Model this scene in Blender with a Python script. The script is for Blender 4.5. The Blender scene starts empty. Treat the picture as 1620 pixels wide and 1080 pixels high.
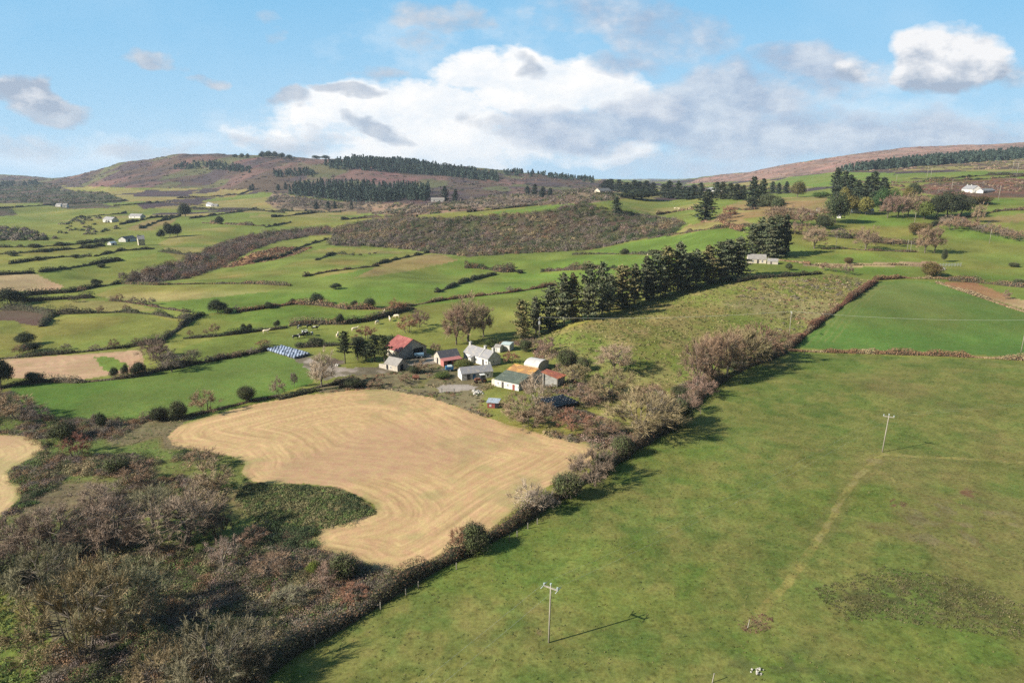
SKY_SAT, SKY_VAL, SKY_K, HAZE, EXPO, DENO = 1.0, .5, 10.6, .000065, 1.0, False
import bpy, math
import numpy as np
from mathutils import Vector, Matrix
SC = bpy.context.scene
COL = SC.collection
RNG = np.random.default_rng(7)

# ------------------------------------------------------------------ camera
PITCH = math.radians(14.0); CP, SP = math.cos(PITCH), math.sin(PITCH)
F = 1080.0; CAMZ = 60.0
cam_d = bpy.data.cameras.new('camera'); cam = bpy.data.objects.new('camera', cam_d); COL.objects.link(cam)
cam.location = (0, 0, CAMZ); cam.rotation_euler = (math.radians(90) - PITCH, 0, 0)
cam_d.lens = 24; cam_d.sensor_width = 36; cam_d.clip_start = 0.5; cam_d.clip_end = 30000
SC.camera = cam

def rays(px, py):
    px = np.asarray(px, float); py = np.asarray(py, float)
    v = (py - 540) / F
    return (px - 810) / F, CP - v * SP, -(SP + v * CP)

# ------------------------------------------------------------------ noise
def _h(ix, iy, s):
    n = (ix.astype(np.int64) * 374761393 + iy.astype(np.int64) * 668265263 + s * 974711) & 0x7fffffff
    n = ((n ^ (n >> 13)) * 1274126177) & 0x7fffffff
    return ((n ^ (n >> 16)) & 0xffff) / 65535.0
def vn(x, y, s=0):
    x = np.asarray(x, float); y = np.asarray(y, float)
    ix = np.floor(x); iy = np.floor(y); fx = x - ix; fy = y - iy
    fx = fx * fx * fx * (fx * (fx * 6 - 15) + 10); fy = fy * fy * fy * (fy * (fy * 6 - 15) + 10)
    a = _h(ix, iy, s); b = _h(ix + 1, iy, s); c = _h(ix, iy + 1, s); d = _h(ix + 1, iy + 1, s)
    return (a + (b - a) * fx) * (1 - fy) + (c + (d - c) * fx) * fy
def fbm(x, y, sc, s=0, o=3):
    t = 0; a = 1; n = 0
    for i in range(o):
        t = t + a * vn(np.asarray(x) / sc * 2 ** i + 13.7 * i, np.asarray(y) / sc * 2 ** i + 5.1 * i, s + i); n += a; a *= .5
    return t / n
def sstep(a, b, x):
    t = np.clip((np.asarray(x, float) - a) / (b - a), 0, 1); return t * t * (3 - 2 * t)

# ------------------------------------------------------------------ terrain
CTRL = {
 -400: [(300,489),(400,437),(520,402),(640,378),(850,351),(1150,330),(1500,314),(2000,298),(2700,285),(3500,276),(5000,284)],
 0:    [(300,489),(400,437),(520,402),(640,379),(850,352),(1150,332),(1500,316),(2000,300),(2700,287),(3500,277.5),(5000,284)],
 100:  [(300,489),(400,437),(520,402),(640,379),(850,352),(1150,331),(1500,315),(1900,300),(2500,282.5),(3000,283),(5000,286)],
 200:  [(300,489),(400,437),(520,401),(640,378),(850,351),(1000,338),(1300,321),(1500,308),(1900,280),(2300,258),(3000,270),(5000,284)],
 320:  [(300,489),(400,437),(520,401),(640,378),(850,351),(1000,338),(1300,323),(1500,308),(1800,283),(2200,246),(2900,262),(5000,284)],
 440:  [(300,489),(400,437),(500,405),(700,368),(1000,339),(1250,319),(1450,304),(1700,275),(2100,249),(2900,262),(5000,284)],
 560:  [(300,489),(400,435),(500,405),(620,379),(800,352),(1000,338),(1100,327),(1250,318),(1400,301),(1700,275),(2000,254),(2900,268),(5000,285)],
 700:  [(300,489),(400,437),(500,405),(540,398),(600,375),(660,345),(800,338),(950,325),(1200,312),(1500,295),(1800,278),(2100,262),(2900,274),(5000,285)],
 840:  [(230,550),(300,487),(440,424),(520,402),(580,385),(650,335),(800,332),(900,325),(1200,310),(1600,290),(2000,276),(2900,282),(5000,286)],
 940:  [(225,536),(250,507),(300,475),(400,431),(520,393),(600,360),(660,322),(800,315),(1000,303),(1400,297),(1800,289),(2900,288),(5000,287)],
 1050: [(225,538),(270,485),(310,457),(380,425),(450,399),(520,376),(600,350),(680,338),(800,325),(1000,312),(1300,303),(1800,296),(2500,290),(5000,287)],
 1150: [(228,545),(270,482),(310,446),(360,415),(430,385),(500,355),(600,335),(750,315),(1000,303),(1500,297),(2500,281),(3200,276),(5000,284)],
 1250: [(237,535),(300,450),(350,418),(400,390),(470,355),(560,332),(700,315),(900,305),(1200,293),(1700,278),(2500,261),(3200,270),(5000,284)],
 1400: [(226,557),(280,476),(330,438),(365,413),(430,378),(480,356),(530,335),(600,318),(700,305),(900,286),(1200,268),(1500,260),(2000,250),(2600,240),(3400,250),(5000,270)],
 1620: [(226,557),(280,482),(330,443),(400,402),(470,366),(530,338),(590,318),(640,305),(750,290),(900,276),(1200,262),(1500,252),(2000,238),(2500,226.5),(3400,240),(5000,265)],
 2000: [(226,557),(280,482),(330,443),(400,402),(470,366),(530,338),(590,318),(640,305),(750,288),(900,274),(1200,258),(1500,247),(2000,232),(2500,220),(3400,236),(5000,260)],
}
def pchip(x, y, xi):
    x = np.asarray(x, float); y = np.asarray(y, float); h = np.diff(x); d = np.diff(y) / h
    m = np.zeros_like(y); m[0] = d[0]; m[-1] = d[-1]
    for i in range(1, len(x) - 1):
        if d[i-1] * d[i] > 0:
            w1 = 2 * h[i] + h[i-1]; w2 = h[i] + 2 * h[i-1]; m[i] = (w1 + w2) / (w1 / d[i-1] + w2 / d[i])
    k = np.clip(np.searchsorted(x, xi) - 1, 0, len(h) - 1); t = np.clip((xi - x[k]) / h[k], 0, 1)
    return ((1+2*t)*(1-t)**2)*y[k] + t*(1-t)**2*h[k]*m[k] + t*t*(3-2*t)*y[k+1] + t*t*(t-1)*h[k]*m[k+1]
LG = np.linspace(math.log(40), math.log(9000), 700)
UC = np.array([(p - 810) / 1111.0 for p in sorted(CTRL)])
_rows = []
for p in sorted(CTRL):
    ys = [30, 120, 190]; zs = [0, 0, 0]
    for Y, q in CTRL[p]:
        v = (q - 540) / F; ys.append(Y); zs.append(CAMZ - Y * (SP + v * CP) / (CP - v * SP))
    ys.append(9500); zs.append(zs[-1] - 30)
    _rows.append(pchip(np.log(ys), zs, LG))
_rows = np.array(_rows)
UG = np.linspace(UC[0], UC[-1], 500)
TAB = np.array([pchip(UC, _rows[:, j], UG) for j in range(len(LG))]).T
def T(x, y):
    x = np.asarray(x, float); y = np.asarray(y, float); yy = np.maximum(y, 41)
    u = np.clip((x / yy - UG[0]) / (UG[1] - UG[0]), 0, len(UG) - 1.001); l = np.clip((np.log(yy) - LG[0]) / (LG[1] - LG[0]), 0, len(LG) - 1.001)
    i = u.astype(int); j = l.astype(int); fu = u - i; fl = l - j
    z = (TAB[i, j] * (1 - fl) + TAB[i, j+1] * fl) * (1 - fu) + (TAB[i+1, j] * (1 - fl) + TAB[i+1, j+1] * fl) * fu
    uu = x / yy
    near = sstep(250, 420, y); left = 1 - sstep(.02, .2, uu)
    z = z + near * (1 - sstep(1100, 1500, y)) * (left * 4.6 + 1.0) * (fbm(x, y, 105, 3, 2) - .5) * 2
    far = sstep(1350, 1900, y)
    z = z + far * ((fbm(x, y, 330, 11, 3) - .5) * 16 + (np.abs(vn(x / 70, y / 110, 21) - .5)) * 9 + (vn(x / 24, y / 40, 5) - .5) * 3.0)
    z = z + (1 - sstep(120, 300, y)) * (fbm(x, y, 40, 31, 2) - .5) * .9
    return z
_TS = np.concatenate([np.geomspace(35, 1200, 500), np.geomspace(1206, 9000, 320)])
def cast(px, py):
    px = np.atleast_1d(np.asarray(px, float)); py = np.atleast_1d(np.asarray(py, float))
    lx, fy, dz = rays(px, py); out = np.zeros((len(px), 3))
    for a in range(0, len(px), 2000):
        sl = slice(a, a + 2000); Lx, Fy, Dz = lx[sl], fy[sl], dz[sl]
        Y = _TS[None, :]; X = (Lx / Fy)[:, None] * Y; Z = CAMZ + (Dz / Fy)[:, None] * Y
        D = Z - T(X, np.broadcast_to(Y, X.shape)); hit = D < 0
        k = np.where(hit.any(1), hit.argmax(1), np.argmin(D, 1)); k = np.clip(k, 1, len(_TS) - 1)
        lo = _TS[k-1].copy(); hi = _TS[k].copy(); ok = hit.any(1)
        for _ in range(18):
            m = (lo + hi) / 2; below = (CAMZ + Dz / Fy * m) < T(Lx / Fy * m, m)
            hi = np.where(below, m, hi); lo = np.where(below, lo, m)
        yy = np.where(ok, (lo + hi) / 2, _TS[k]); xx = Lx / Fy * yy
        out[sl] = np.stack([xx, yy, T(xx, yy)], 1)
    return out
def P(px, py): return Vector(cast([px], [py])[0])
def Pz(px, py, z):
    lx, fy, dz = rays(px, py); t = (z - CAMZ) / dz
    return Vector((float(lx * t), float(fy * t), float(z)))
def depth(p): return p[1] * CP + (CAMZ - p[2]) * SP
def mpp(p): return depth(p) / F
def dens(poly, step=9, closed=True):
    out = []; n = len(poly)
    for i in range(n if closed else n - 1):
        a = poly[i]; b = poly[(i + 1) % n]; k = max(1, int(math.hypot(b[0]-a[0], b[1]-a[1]) / step))
        out += [(a[0] + (b[0]-a[0]) * t / k, a[1] + (b[1]-a[1]) * t / k) for t in range(k)]
    if not closed: out.append(poly[-1])
    return np.array(out, float)
def wpoly(poly): d = dens(poly); return cast(d[:, 0], d[:, 1])[:, :2]
def pip(x, y, pw):
    m = (x >= pw[:, 0].min()) & (x <= pw[:, 0].max()) & (y >= pw[:, 1].min()) & (y <= pw[:, 1].max())
    ins = np.zeros(x.shape, bool); idx = np.nonzero(m)[0]
    if len(idx) == 0: return ins
    X = x[idx]; Y = y[idx]; c = np.zeros(len(idx), bool); n = len(pw)
    for i in range(n):
        x1, y1 = pw[i]; x2, y2 = pw[(i + 1) % n]
        if y1 == y2: continue
        cr = ((y1 > Y) != (y2 > Y)) & (X < (x2 - x1) * (Y - y1) / (y2 - y1) + x1)
        c ^= cr
    ins[idx] = c; return ins
def pdist(x, y, pw, closed=True):
    d = np.full(x.shape, 1e9); n = len(pw)
    for i in range(n if closed else n - 1):
        a = pw[i]; b = pw[(i + 1) % n]; e = b - a; l2 = max(e @ e, 1e-9)
        t = np.clip(((x - a[0]) * e[0] + (y - a[1]) * e[1]) / l2, 0, 1)
        d = np.minimum(d, (x - a[0] - t * e[0]) ** 2 + (y - a[1] - t * e[1]) ** 2)
    return np.sqrt(d)

# ------------------------------------------------------------------ mesh helpers
def new_mesh(name, V, faces_flat, loop_tot, col=None, smooth=False):
    me = bpy.data.meshes.new(name); V = np.asarray(V, np.float32); n = len(V)
    me.vertices.add(n); me.vertices.foreach_set('co', V.ravel())
    fl = np.asarray(faces_flat, np.int32).ravel(); lt = np.asarray(loop_tot, np.int32)
    me.loops.add(len(fl)); me.loops.foreach_set('vertex_index', fl)
    me.polygons.add(len(lt)); ls = np.zeros(len(lt), np.int32); ls[1:] = np.cumsum(lt)[:-1]
    me.polygons.foreach_set('loop_start', ls)
    if smooth: me.polygons.foreach_set('use_smooth', np.ones(len(lt), bool))
    me.update(calc_edges=True)
    if col is not None:
        a = me.color_attributes.new('col', 'FLOAT_COLOR', 'POINT'); c = np.ones((n, 4), np.float32); c[:, :3] = col
        a.data.foreach_set('color', c.ravel())
    return me
def tri_mesh(name, V, col): return new_mesh(name, V, np.arange(len(V)), np.full(len(V) // 3, 3), col)
def link(name, me, mat=None, parent=None, loc=None):
    o = bpy.data.objects.new(name, me); COL.objects.link(o)
    if mat is not None and me is not None and len(me.materials) == 0: me.materials.append(mat)
    if parent is not None: o.parent = parent
    if loc is not None: o.location = loc
    return o
def tag(o, label=None, cat=None, group=None, kind=None):
    if label: o['label'] = label
    if cat: o['category'] = cat
    if group: o['group'] = group
    if kind: o['kind'] = kind
    return o
def empty(name, loc, rz=0.0):
    o = bpy.data.objects.new(name, None); COL.objects.link(o); o.location = loc; o.rotation_euler = (0, 0, rz); o.empty_display_size = .3
    return o
def unit(v): return v / np.maximum(np.linalg.norm(v, axis=-1, keepdims=True), 1e-9)
def rdir(n, rng=RNG): return unit(rng.normal(size=(n, 3)))
def leafs(C, size, rng=RNG, nrm=None, jit=1.0, asp=1.0):
    """one triangle per centre, random tilt (biased to nrm)"""
    n = len(C); N = rdir(n, rng) if nrm is None else unit(nrm + jit * rng.normal(size=(n, 3)))
    A = unit(np.cross(N, rdir(n, rng))); B = np.cross(N, A); s = np.broadcast_to(np.asarray(size, float), (n,))[:, None] * rng.uniform(.65, 1.35, (n, 1))
    V = np.empty((n, 3, 3)); V[:, 0] = C + A * s * .62; V[:, 1] = C - A * s * .45 + B * s * .55 * asp; V[:, 2] = C - A * s * .35 - B * s * .55 * asp
    return V.reshape(-1, 3)
def twigs(C, D, ln, w, rng=RNG, nrm=None, jit=.4):
    """thin tapering slivers along D whose broad side looks towards nrm"""
    n = len(C); D = unit(D); O = rdir(n, rng) if nrm is None else unit(unit(nrm) + jit * rng.normal(size=(n, 3)))
    S = unit(np.cross(O, D)); l = np.broadcast_to(ln, (n,))[:, None]; ww = np.broadcast_to(w, (n,))[:, None]
    V = np.empty((n, 3, 3)); V[:, 0] = C - D * l * .5 + S * ww; V[:, 1] = C - D * l * .5 - S * ww; V[:, 2] = C + D * l * .5
    return V.reshape(-1, 3)
class TB:
    """tapered tubes"""
    def __init__(s): s.V = []; s.F = []; s.L = []; s.n = 0
    def tube(s, pts, rad, k=6, cap=False):
        pts = np.asarray(pts, float); m = len(pts); d = np.gradient(pts, axis=0); d = unit(d)
        ref = np.array([.31, .17, .93]) if abs(d[0] @ np.array([.31, .17, .93])) < .9 else np.array([1., 0, 0])
        a = unit(np.cross(d, ref)); b = np.cross(d, a); th = np.arange(k) * 2 * math.pi / k
        ring = pts[:, None] + (a[:, None] * np.cos(th)[None, :, None] + b[:, None] * np.sin(th)[None, :, None]) * np.asarray(rad, float)[:, None, None]
        s.V.append(ring.reshape(-1, 3))
        for i in range(m - 1):
            for j in range(k):
                s.F += [s.n + i*k + j, s.n + i*k + (j+1) % k, s.n + (i+1)*k + (j+1) % k, s.n + (i+1)*k + j]; s.L.append(4)
        if cap:
            s.F += [s.n + (m-1)*k + j for j in range(k)]; s.L.append(k)
            s.F += [s.n + j for j in range(k - 1, -1, -1)]; s.L.append(k)
        s.n += m * k
    def mesh(s, name, col=None, smooth=True):
        V = np.concatenate(s.V); c = None if col is None else np.broadcast_to(col, (len(V), 3))
        return new_mesh(name, V, s.F, s.L, c, smooth)

# ------------------------------------------------------------------ materials
class NT:
    def __init__(s, tree): s.t = tree; s.n = tree.nodes; s.l = tree.links
    def new(s, typ, **kw):
        n = s.n.new(typ)
        for k, v in kw.items(): setattr(n, k, v)
        return n
    def lk(s, a, b): s.l.new(a, b)
    def m(s, op, a, b=None, c=None, clamp=False):
        n = s.n.new('ShaderNodeMath'); n.operation = op; n.use_clamp = clamp
        for i, v in enumerate((a, b, c)):
            if v is None: continue
            if isinstance(v, (int, float)): n.inputs[i].default_value = v
            else: s.l.new(v, n.inputs[i])
        return n.outputs[0]
    def mix(s, f, a, b, typ='MIX'):
        n = s.n.new('ShaderNodeMix'); n.data_type = 'RGBA'; n.blend_type = typ
        for k, v in ((0, f), (6, a), (7, b)):
            if isinstance(v, (int, float)): n.inputs[k].default_value = v
            elif isinstance(v, (tuple, list)): n.inputs[k].default_value = (*v[:3], 1)
            else: s.l.new(v, n.inputs[k])
        return n.outputs[2]
    def noise(s, vec, scale, detail=3, rough=.55, w=None):
        n = s.n.new('ShaderNodeTexNoise'); n.inputs['Scale'].default_value = scale; n.inputs['Detail'].default_value = detail; n.inputs['Roughness'].default_value = rough
        if vec is not None: s.l.new(vec, n.inputs['Vector'])
        return n.outputs[0]
    def mr(s, v, a, b, c, d):
        n = s.n.new('ShaderNodeMapRange'); s.l.new(v, n.inputs[0])
        for i, q in enumerate((a, b, c, d)): n.inputs[i + 1].default_value = q
        return n.outputs[0]
def base_mat(name):
    m = bpy.data.materials.new(name); m.use_nodes = True; nt = NT(m.node_tree); nt.n.clear()
    out = nt.new('ShaderNodeOutputMaterial'); bs = nt.new('ShaderNodeBsdfPrincipled'); nt.lk(bs.outputs[0], out.inputs[0])
    bs.inputs['Specular IOR Level'].default_value = .25; bs.inputs['Roughness'].default_value = .85
    return m, nt, bs
def foliage_mat():
    m, nt, bs = base_mat('foliage'); at = nt.new('ShaderNodeAttribute', attribute_name='col'); oi = nt.new('ShaderNodeObjectInfo')
    c = nt.mix(1.0, at.outputs['Color'], oi.outputs['Color'], 'MULTIPLY')
    hv = nt.new('ShaderNodeHueSaturation'); nt.lk(c, hv.inputs['Color'])
    nt.lk(nt.mr(oi.outputs['Random'], 0, 1, .487, .513), hv.inputs['Hue']); nt.lk(nt.mr(oi.outputs['Random'], 0, 1, .85, 1.15), hv.inputs['Value'])
    nt.lk(hv.outputs[0], bs.inputs['Base Color']); bs.inputs['Specular IOR Level'].default_value = .12
    return m
FOL = foliage_mat()
def simple(name, c1, c2=None, scale=3.0, rough=.8, stretch=(1, 1, 1), wave=None, bump=0.0, spec=.25, metal=0.0, c3=None, s3=.6):
    """two-tone noise material; wave=(axis, scale) adds corrugation bump"""
    m, nt, bs = base_mat(name); tc = nt.new('ShaderNodeTexCoord'); mp = nt.new('ShaderNodeMapping'); nt.lk(tc.outputs['Object'], mp.inputs[0]); mp.inputs['Scale'].default_value = stretch
    v = nt.noise(mp.outputs[0], scale, 4, .6); c = nt.mix(nt.mr(v, .36, .64, 0, 1), c1, c2 or c1)
    if c3 is not None:
        v3 = nt.noise(tc.outputs['Object'], s3, 5, .65); c = nt.mix(nt.mr(v3, .5, .66, 0, 1), c, c3)
    nt.lk(c, bs.inputs['Base Color']); bs.inputs['Roughness'].default_value = rough; bs.inputs['Specular IOR Level'].default_value = spec; bs.inputs['Metallic'].default_value = metal
    if wave or bump:
        b = nt.new('ShaderNodeBump'); b.inputs['Strength'].default_value = bump or .6; b.inputs['Distance'].default_value = .05
        if wave:
            w = nt.new('ShaderNodeTexWave', bands_direction=wave[0]); w.inputs['Scale'].default_value = wave[1]; nt.lk(tc.outputs['Object'], w.inputs[0]); nt.lk(w.outputs[0], b.inputs['Height'])
        else: nt.lk(v, b.inputs['Height'])
        nt.lk(b.outputs[0], bs.inputs['Normal'])
    return m
# ------------------------------------------------------------------ field outlines (photo pixels -> world by cast)
MEADOW = [(280,1200),(395,1075),(470,1020),(560,975),(640,920),(700,890),(745,868),(800,838),(850,805),(900,775),(950,745),(1000,708),(1050,680),(1090,645),(1120,612),(1180,580),(1240,556),(1300,559),(1400,562),(1500,566),(1660,574),(1900,590),(1900,1200)]
UPFIELD = [(1250,550),(1300,508),(1345,474),(1385,447),(1430,443),(1480,447),(1540,468),(1640,500),(1760,560),(1640,566),(1500,558),(1400,555),(1300,552)]
ROUGH = [(826,548),(850,533),(920,512),(1000,488),(1080,465),(1180,442),(1250,434),(1320,434),(1380,443),(1345,470),(1300,503),(1245,552),(1220,555),(1140,575),(1100,600),(1050,620),(990,625),(940,610),(905,580),(870,560)]
STUB1 = [(265,690),(285,672),(330,658),(400,640),(480,625),(560,617),(610,616),(680,628),(740,650),(800,670),(870,690),(930,702),(950,712),(940,725),(900,748),(850,780),(800,818),(760,850),(700,885),(660,903),(620,907),(580,903),(560,885),(530,875),(500,868),(490,855),(500,840),(530,830),(575,822),(597,812),(590,797),(570,785),(530,770),(480,764),(430,765),(400,762),(383,748),(388,735),(370,722),(330,715),(300,710),(272,703)]
STUB2 = [(-160,700),(-60,690),(0,688),(40,689),(66,700),(70,712),(40,730),(13,745),(15,758),(33,768),(34,785),(0,815),(-60,850),(-160,860)]
STUB3 = [(-80,566),(0,568),(100,562),(225,553),(228,575),(233,588),(180,593),(130,600),(60,598),(0,597),(-80,600)]
PATCH3 = [(150,564),(170,564),(196,573),(205,580),(175,590),(158,580)]
GREEN7 = [(12,610),(60,606),(130,603),(180,598),(240,588),(300,578),(370,565),(425,556),(470,567),(500,585),(495,605),(430,628),(330,650),(220,662),(90,664),(40,645)]
SCRUB_NEAR = [(-200,640),(20,620),(40,645),(90,664),(220,662),(330,653),(285,672),(265,690),(300,712),(370,724),(388,735),(383,748),(400,764),(480,766),(530,772),(570,787),(597,812),(575,824),(500,842),(490,855),(530,876),(580,905),(640,910),(640,920),(560,975),(470,1020),(395,1075),(280,1200),(-300,1200),(-200,850),(0,816),(34,785),(33,768),(15,758),(13,745),(70,712),(40,689),(0,686),(-200,690)]
HEATH = [(384,764),(480,767),(530,773),(570,787),(594,811),(560,822),(500,838),(440,835),(390,815),(375,790)]
WETGRASS = [(-100,930),(20,925),(60,955),(75,1000),(60,1090),(-100,1200)]
FARM = [(500,612),(540,598),(600,585),(660,575),(800,540),(850,535),(905,580),(940,610),(990,625),(1050,620),(1100,600),(1140,575),(1220,556),(1180,582),(1120,612),(1090,645),(1050,680),(1000,708),(950,712),(930,702),(870,690),(800,670),(740,650),(680,628),(610,616),(560,617),(500,622)]
HILLSCRUB = [(520,388),(528,362),(600,347),(680,345),(760,342),(850,335),(920,322),(965,331),(1060,347),(1085,352),(1065,372),(1000,381),(930,396),(860,399),(740,406),(690,401),(640,394),(580,390)]
GULLY = [(192,446),(230,428),(290,414),(310,402),(380,377),(430,366),(520,360),(530,372),(500,372),(440,382),(400,396),(350,424),(300,440),(250,447)]
BRACKEN2 = [(350,424),(400,400),(440,391),(495,391),(470,402),(430,412),(370,422)]
FARBAND = [(432,305),(520,318),(600,322),(680,322),(800,308),(940,298),(1000,312),(930,322),(820,326),(740,334),(640,342),(560,336),(440,332),(420,320)]
LEFTSCRUB = [(-120,286),(60,288),(98,293),(95,301),(165,304),(205,318),(130,325),(60,321),(-120,323)]
MOORL = [(-300,270),(60,279),(200,250),(330,238),(560,240),(700,250),(840,262),(960,280),(960,303),(860,309),(720,318),(600,322),(432,305),(330,298),(200,297),(100,293),(-300,293)]
MOORR = [(1085,291),(1140,270),(1250,250),(1400,230),(1500,220),(2050,205),(2050,236),(1620,243),(1500,257),(1330,271),(1200,285)]
HEATHR = [(1330,271),(1500,257),(1800,240),(1800,268),(1560,268),(1420,272)]
YARD = [(470,556),(500,570),(545,582),(600,580),(625,566),(680,560),(700,573),(660,580),(610,590),(545,594),(515,602),(490,585),(455,562)]
SLAB = [(690,613),(700,609),(730,608),(757,611),(748,616),(720,620),(695,620)]
FIELDS = [ ([(-80,322),(120,325),(210,320),(235,335),(160,343),(60,352),(-80,352)], 'mid', 'lime'), ([(-80,330),(20,330),(28,340),(-80,348)], 'dark', 'brown'), ([(95,296),(190,297),(200,302),(120,303)], 'lime', 'yel'), ([(60,322),(150,320),(190,328),(110,331)], 'brown', 'dark'), # smaller fields: outline, colour A, colour B
 ([(60,557),(68,535),(86,500),(160,497),(250,503),(302,512),(265,535),(200,547),(120,556)], 'lime', 'mid'),
 ([(-60,490),(0,482),(40,476),(130,475),(200,478),(250,492),(180,494),(86,496),(-60,492)], 'yel', 'lime'),
 ([(-60,492),(50,490),(86,497),(66,516),(0,508),(-60,506)], 'brown', 'dark'),
 ([(-60,434),(55,433),(70,440),(100,452),(92,462),(45,460),(-60,466)], 'fawn', 'straw'),
 ([(62,432),(195,412),(250,400),(245,425),(190,446),(100,452)], 'lime', 'mid'),
 ([(-60,505),(30,508),(40,530),(30,560),(-60,560)], 'mid', 'lime'),
 ([(270,536),(320,500),(385,494),(470,483),(600,492),(640,490),(575,507),(460,514),(345,532)], 'bright', 'mid'),
 ([(265,556),(345,534),(460,515),(575,509),(650,490),(640,530),(560,540),(500,548),(400,557),(300,575)], 'lime', 'mid'),
 ([(150,466),(200,450),(300,445),(440,450),(470,452),(420,462),(300,474),(200,480)], 'pale', 'lime'),
 ([(250,480),(420,462),(540,432),(700,405),(760,420),(700,462),(600,490),(470,480),(385,492),(320,497)], 'bright', 'mid'),
 ([(560,440),(600,420),(650,402),(700,403),(725,412),(650,428),(600,436)], 'ochre', 'yel'),
 ([(360,425),(440,408),(520,392),(640,398),(560,430),(420,450),(340,445)], 'yel', 'mid'),
 ([(700,462),(740,448),(790,432),(870,432),(980,425),(1080,430),(900,452),(800,466),(640,488),(620,488)], 'bright', 'mid'),
 ([(730,412),(860,402),(1080,404),(1130,412),(1040,425),(960,425),(860,430),(790,430),(740,422)], 'bright', 'mid'),
 ([(930,398),(1000,383),(1090,365),(1200,358),(1190,372),(1100,398),(1000,402)], 'bright', 'bright'),
 ([(1060,375),(1090,355),(1170,345),(1200,357),(1120,362)], 'ochre', 'yel'),
 ([(1130,352),(1150,325),(1180,316),(1250,312),(1310,312),(1300,330),(1220,340)], 'ochre', 'yel'),
 ([(980,330),(1100,318),(1110,328),(1060,340),(1000,340)], 'mid', 'yel'),
 ([(770,338),(800,332),(900,322),(935,322),(860,336)], 'bright', 'bright'),
 ([(1240,415),(1290,405),(1400,398),(1480,400),(1490,418),(1380,420)], 'bright', 'mid'),
 ([(1330,365),(1360,340),(1440,345),(1450,358),(1440,374),(1400,376)], 'bright', 'lime'),
 ([(1490,418),(1480,380),(1500,352),(1560,368),(1660,382),(1660,425)], 'bright', 'mid'),
 ([(1190,436),(1280,424),(1480,425),(1660,428),(1660,448),(1540,440),(1385,436),(1300,428)], 'bright', 'mid'),
 ([(1545,455),(1660,458),(1660,478),(1600,470)], 'mid', 'bright'),
 ([(1480,447),(1540,445),(1600,470),(1660,485),(1660,500),(1540,466)], 'orange', 'straw'),
 ([(1260,418),(1480,414),(1480,421),(1300,423)], 'straw', 'fawn'),
 ([(1550,316),(1660,316),(1660,326),(1575,326)], 'bright', 'mid'),
 ([(1540,345),(1660,335),(1660,350),(1570,352)], 'ochre', 'mid'),
 ([(1380,290),(1420,275),(1560,270),(1600,280),(1480,288)], 'bright', 'mid'),
 ([(1210,292),(1250,280),(1330,272),(1420,274),(1380,290),(1300,296)], 'bright', 'mid'),
 ([(1420,300),(1480,288),(1600,282),(1660,283),(1660,312),(1500,312)], 'brown', 'rust'),
 ([(-60,372),(60,378),(180,372),(180,386),(-60,392)], 'lime', 'mid'),
 ([(250,385),(300,362),(370,355),(380,375),(310,400),(280,412)], 'mid', 'yel'),
 ([(200,362),(240,345),(285,341),(270,355),(225,370)], 'ochre', 'lime'),
 ([(330,310),(350,300),(394,299),(370,312)], 'ochre', 'yel'),
 ([(870,578),(905,575),(940,600),(900,615),(880,600)], 'dark', 'mid'),
]
PAL = dict(bright=(.112,.166,.036), mid=(.132,.162,.041), lime=(.164,.172,.048), yel=(.195,.170,.058), ochre=(.200,.150,.062), pale=(.22,.21,.085),
           straw=(.32,.235,.125), fawn=(.20,.145,.09), brown=(.085,.060,.042), rust=(.135,.070,.042), orange=(.22,.125,.06), dark=(.050,.056,.030), moor=(.064,.046,.046), gravel=(.27,.225,.185))
PAL = {k: np.array(v) for k, v in PAL.items()}

# ------------------------------------------------------------------ ground sheet
def vfoot(py):
    v = (py - 540) / F; return CAMZ * (CP - v * SP) / (SP + v * CP)
YR = [-260, -160, -90, -40, 0, 22, 30, 38, 45, 50] + list(vfoot(np.arange(1150, 346, -1.6)))
YR += list(np.arange(YR[-1] + 14, 2750, 17.0)) + list(np.arange(2790, 3700, 60)) + list(np.geomspace(3800, 8500, 14))
YR = np.array(YR); UR = np.concatenate([np.linspace(-2.1, -1.08, 14), np.arange(-1.06, 1.0601, .0018), np.linspace(1.08, 2.1, 14)])
NR, NCU = len(YR), len(UR)
GY = np.repeat(YR, NCU); GX = np.tile(UR, NR) * np.maximum(GY, 90 - .5 * np.minimum(GY, 90))
GZ = T(GX, GY)
dY = np.repeat(np.gradient(YR), NCU)
def fade(s): return 1 - sstep(.6 * s, 2.2 * s, dY)
n_lo = fbm(GX, GY, 45, 1, 3); n_md = fbm(GX, GY, 11, 2, 3); n_hi = vn(GX / 1.9, GY / 1.9, 3); n_vh = vn(GX / .55, GY / .55, 4); n_xh = RNG.random(len(GX))
fine = (n_md - .5) * .55 * fade(9) + (n_hi - .5) * .28 * fade(1.6) + (n_vh - .5) * .32 * fade(.5) + (n_xh - .5) * .10
C = PAL['mid'] + (PAL['lime'] - PAL['mid']) * sstep(.35, .65, fbm(GX, GY, 120, 9, 2))[:, None]
wob = np.minimum(dY, .6)
JX = GX + (vn(GX / 2.3, GY / 2.3, 61) - .5) * 1.5; JY = GY + (vn(GX / 2.3, GY / 2.3, 62) - .5) * 1.5
def blend(mask, a, b, t):
    C[mask] = a + (b - a) * np.clip(t[mask], 0, 1)[:, None]
tl = sstep(.38, .62, n_lo); tm = sstep(.36, .64, n_md)
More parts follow.
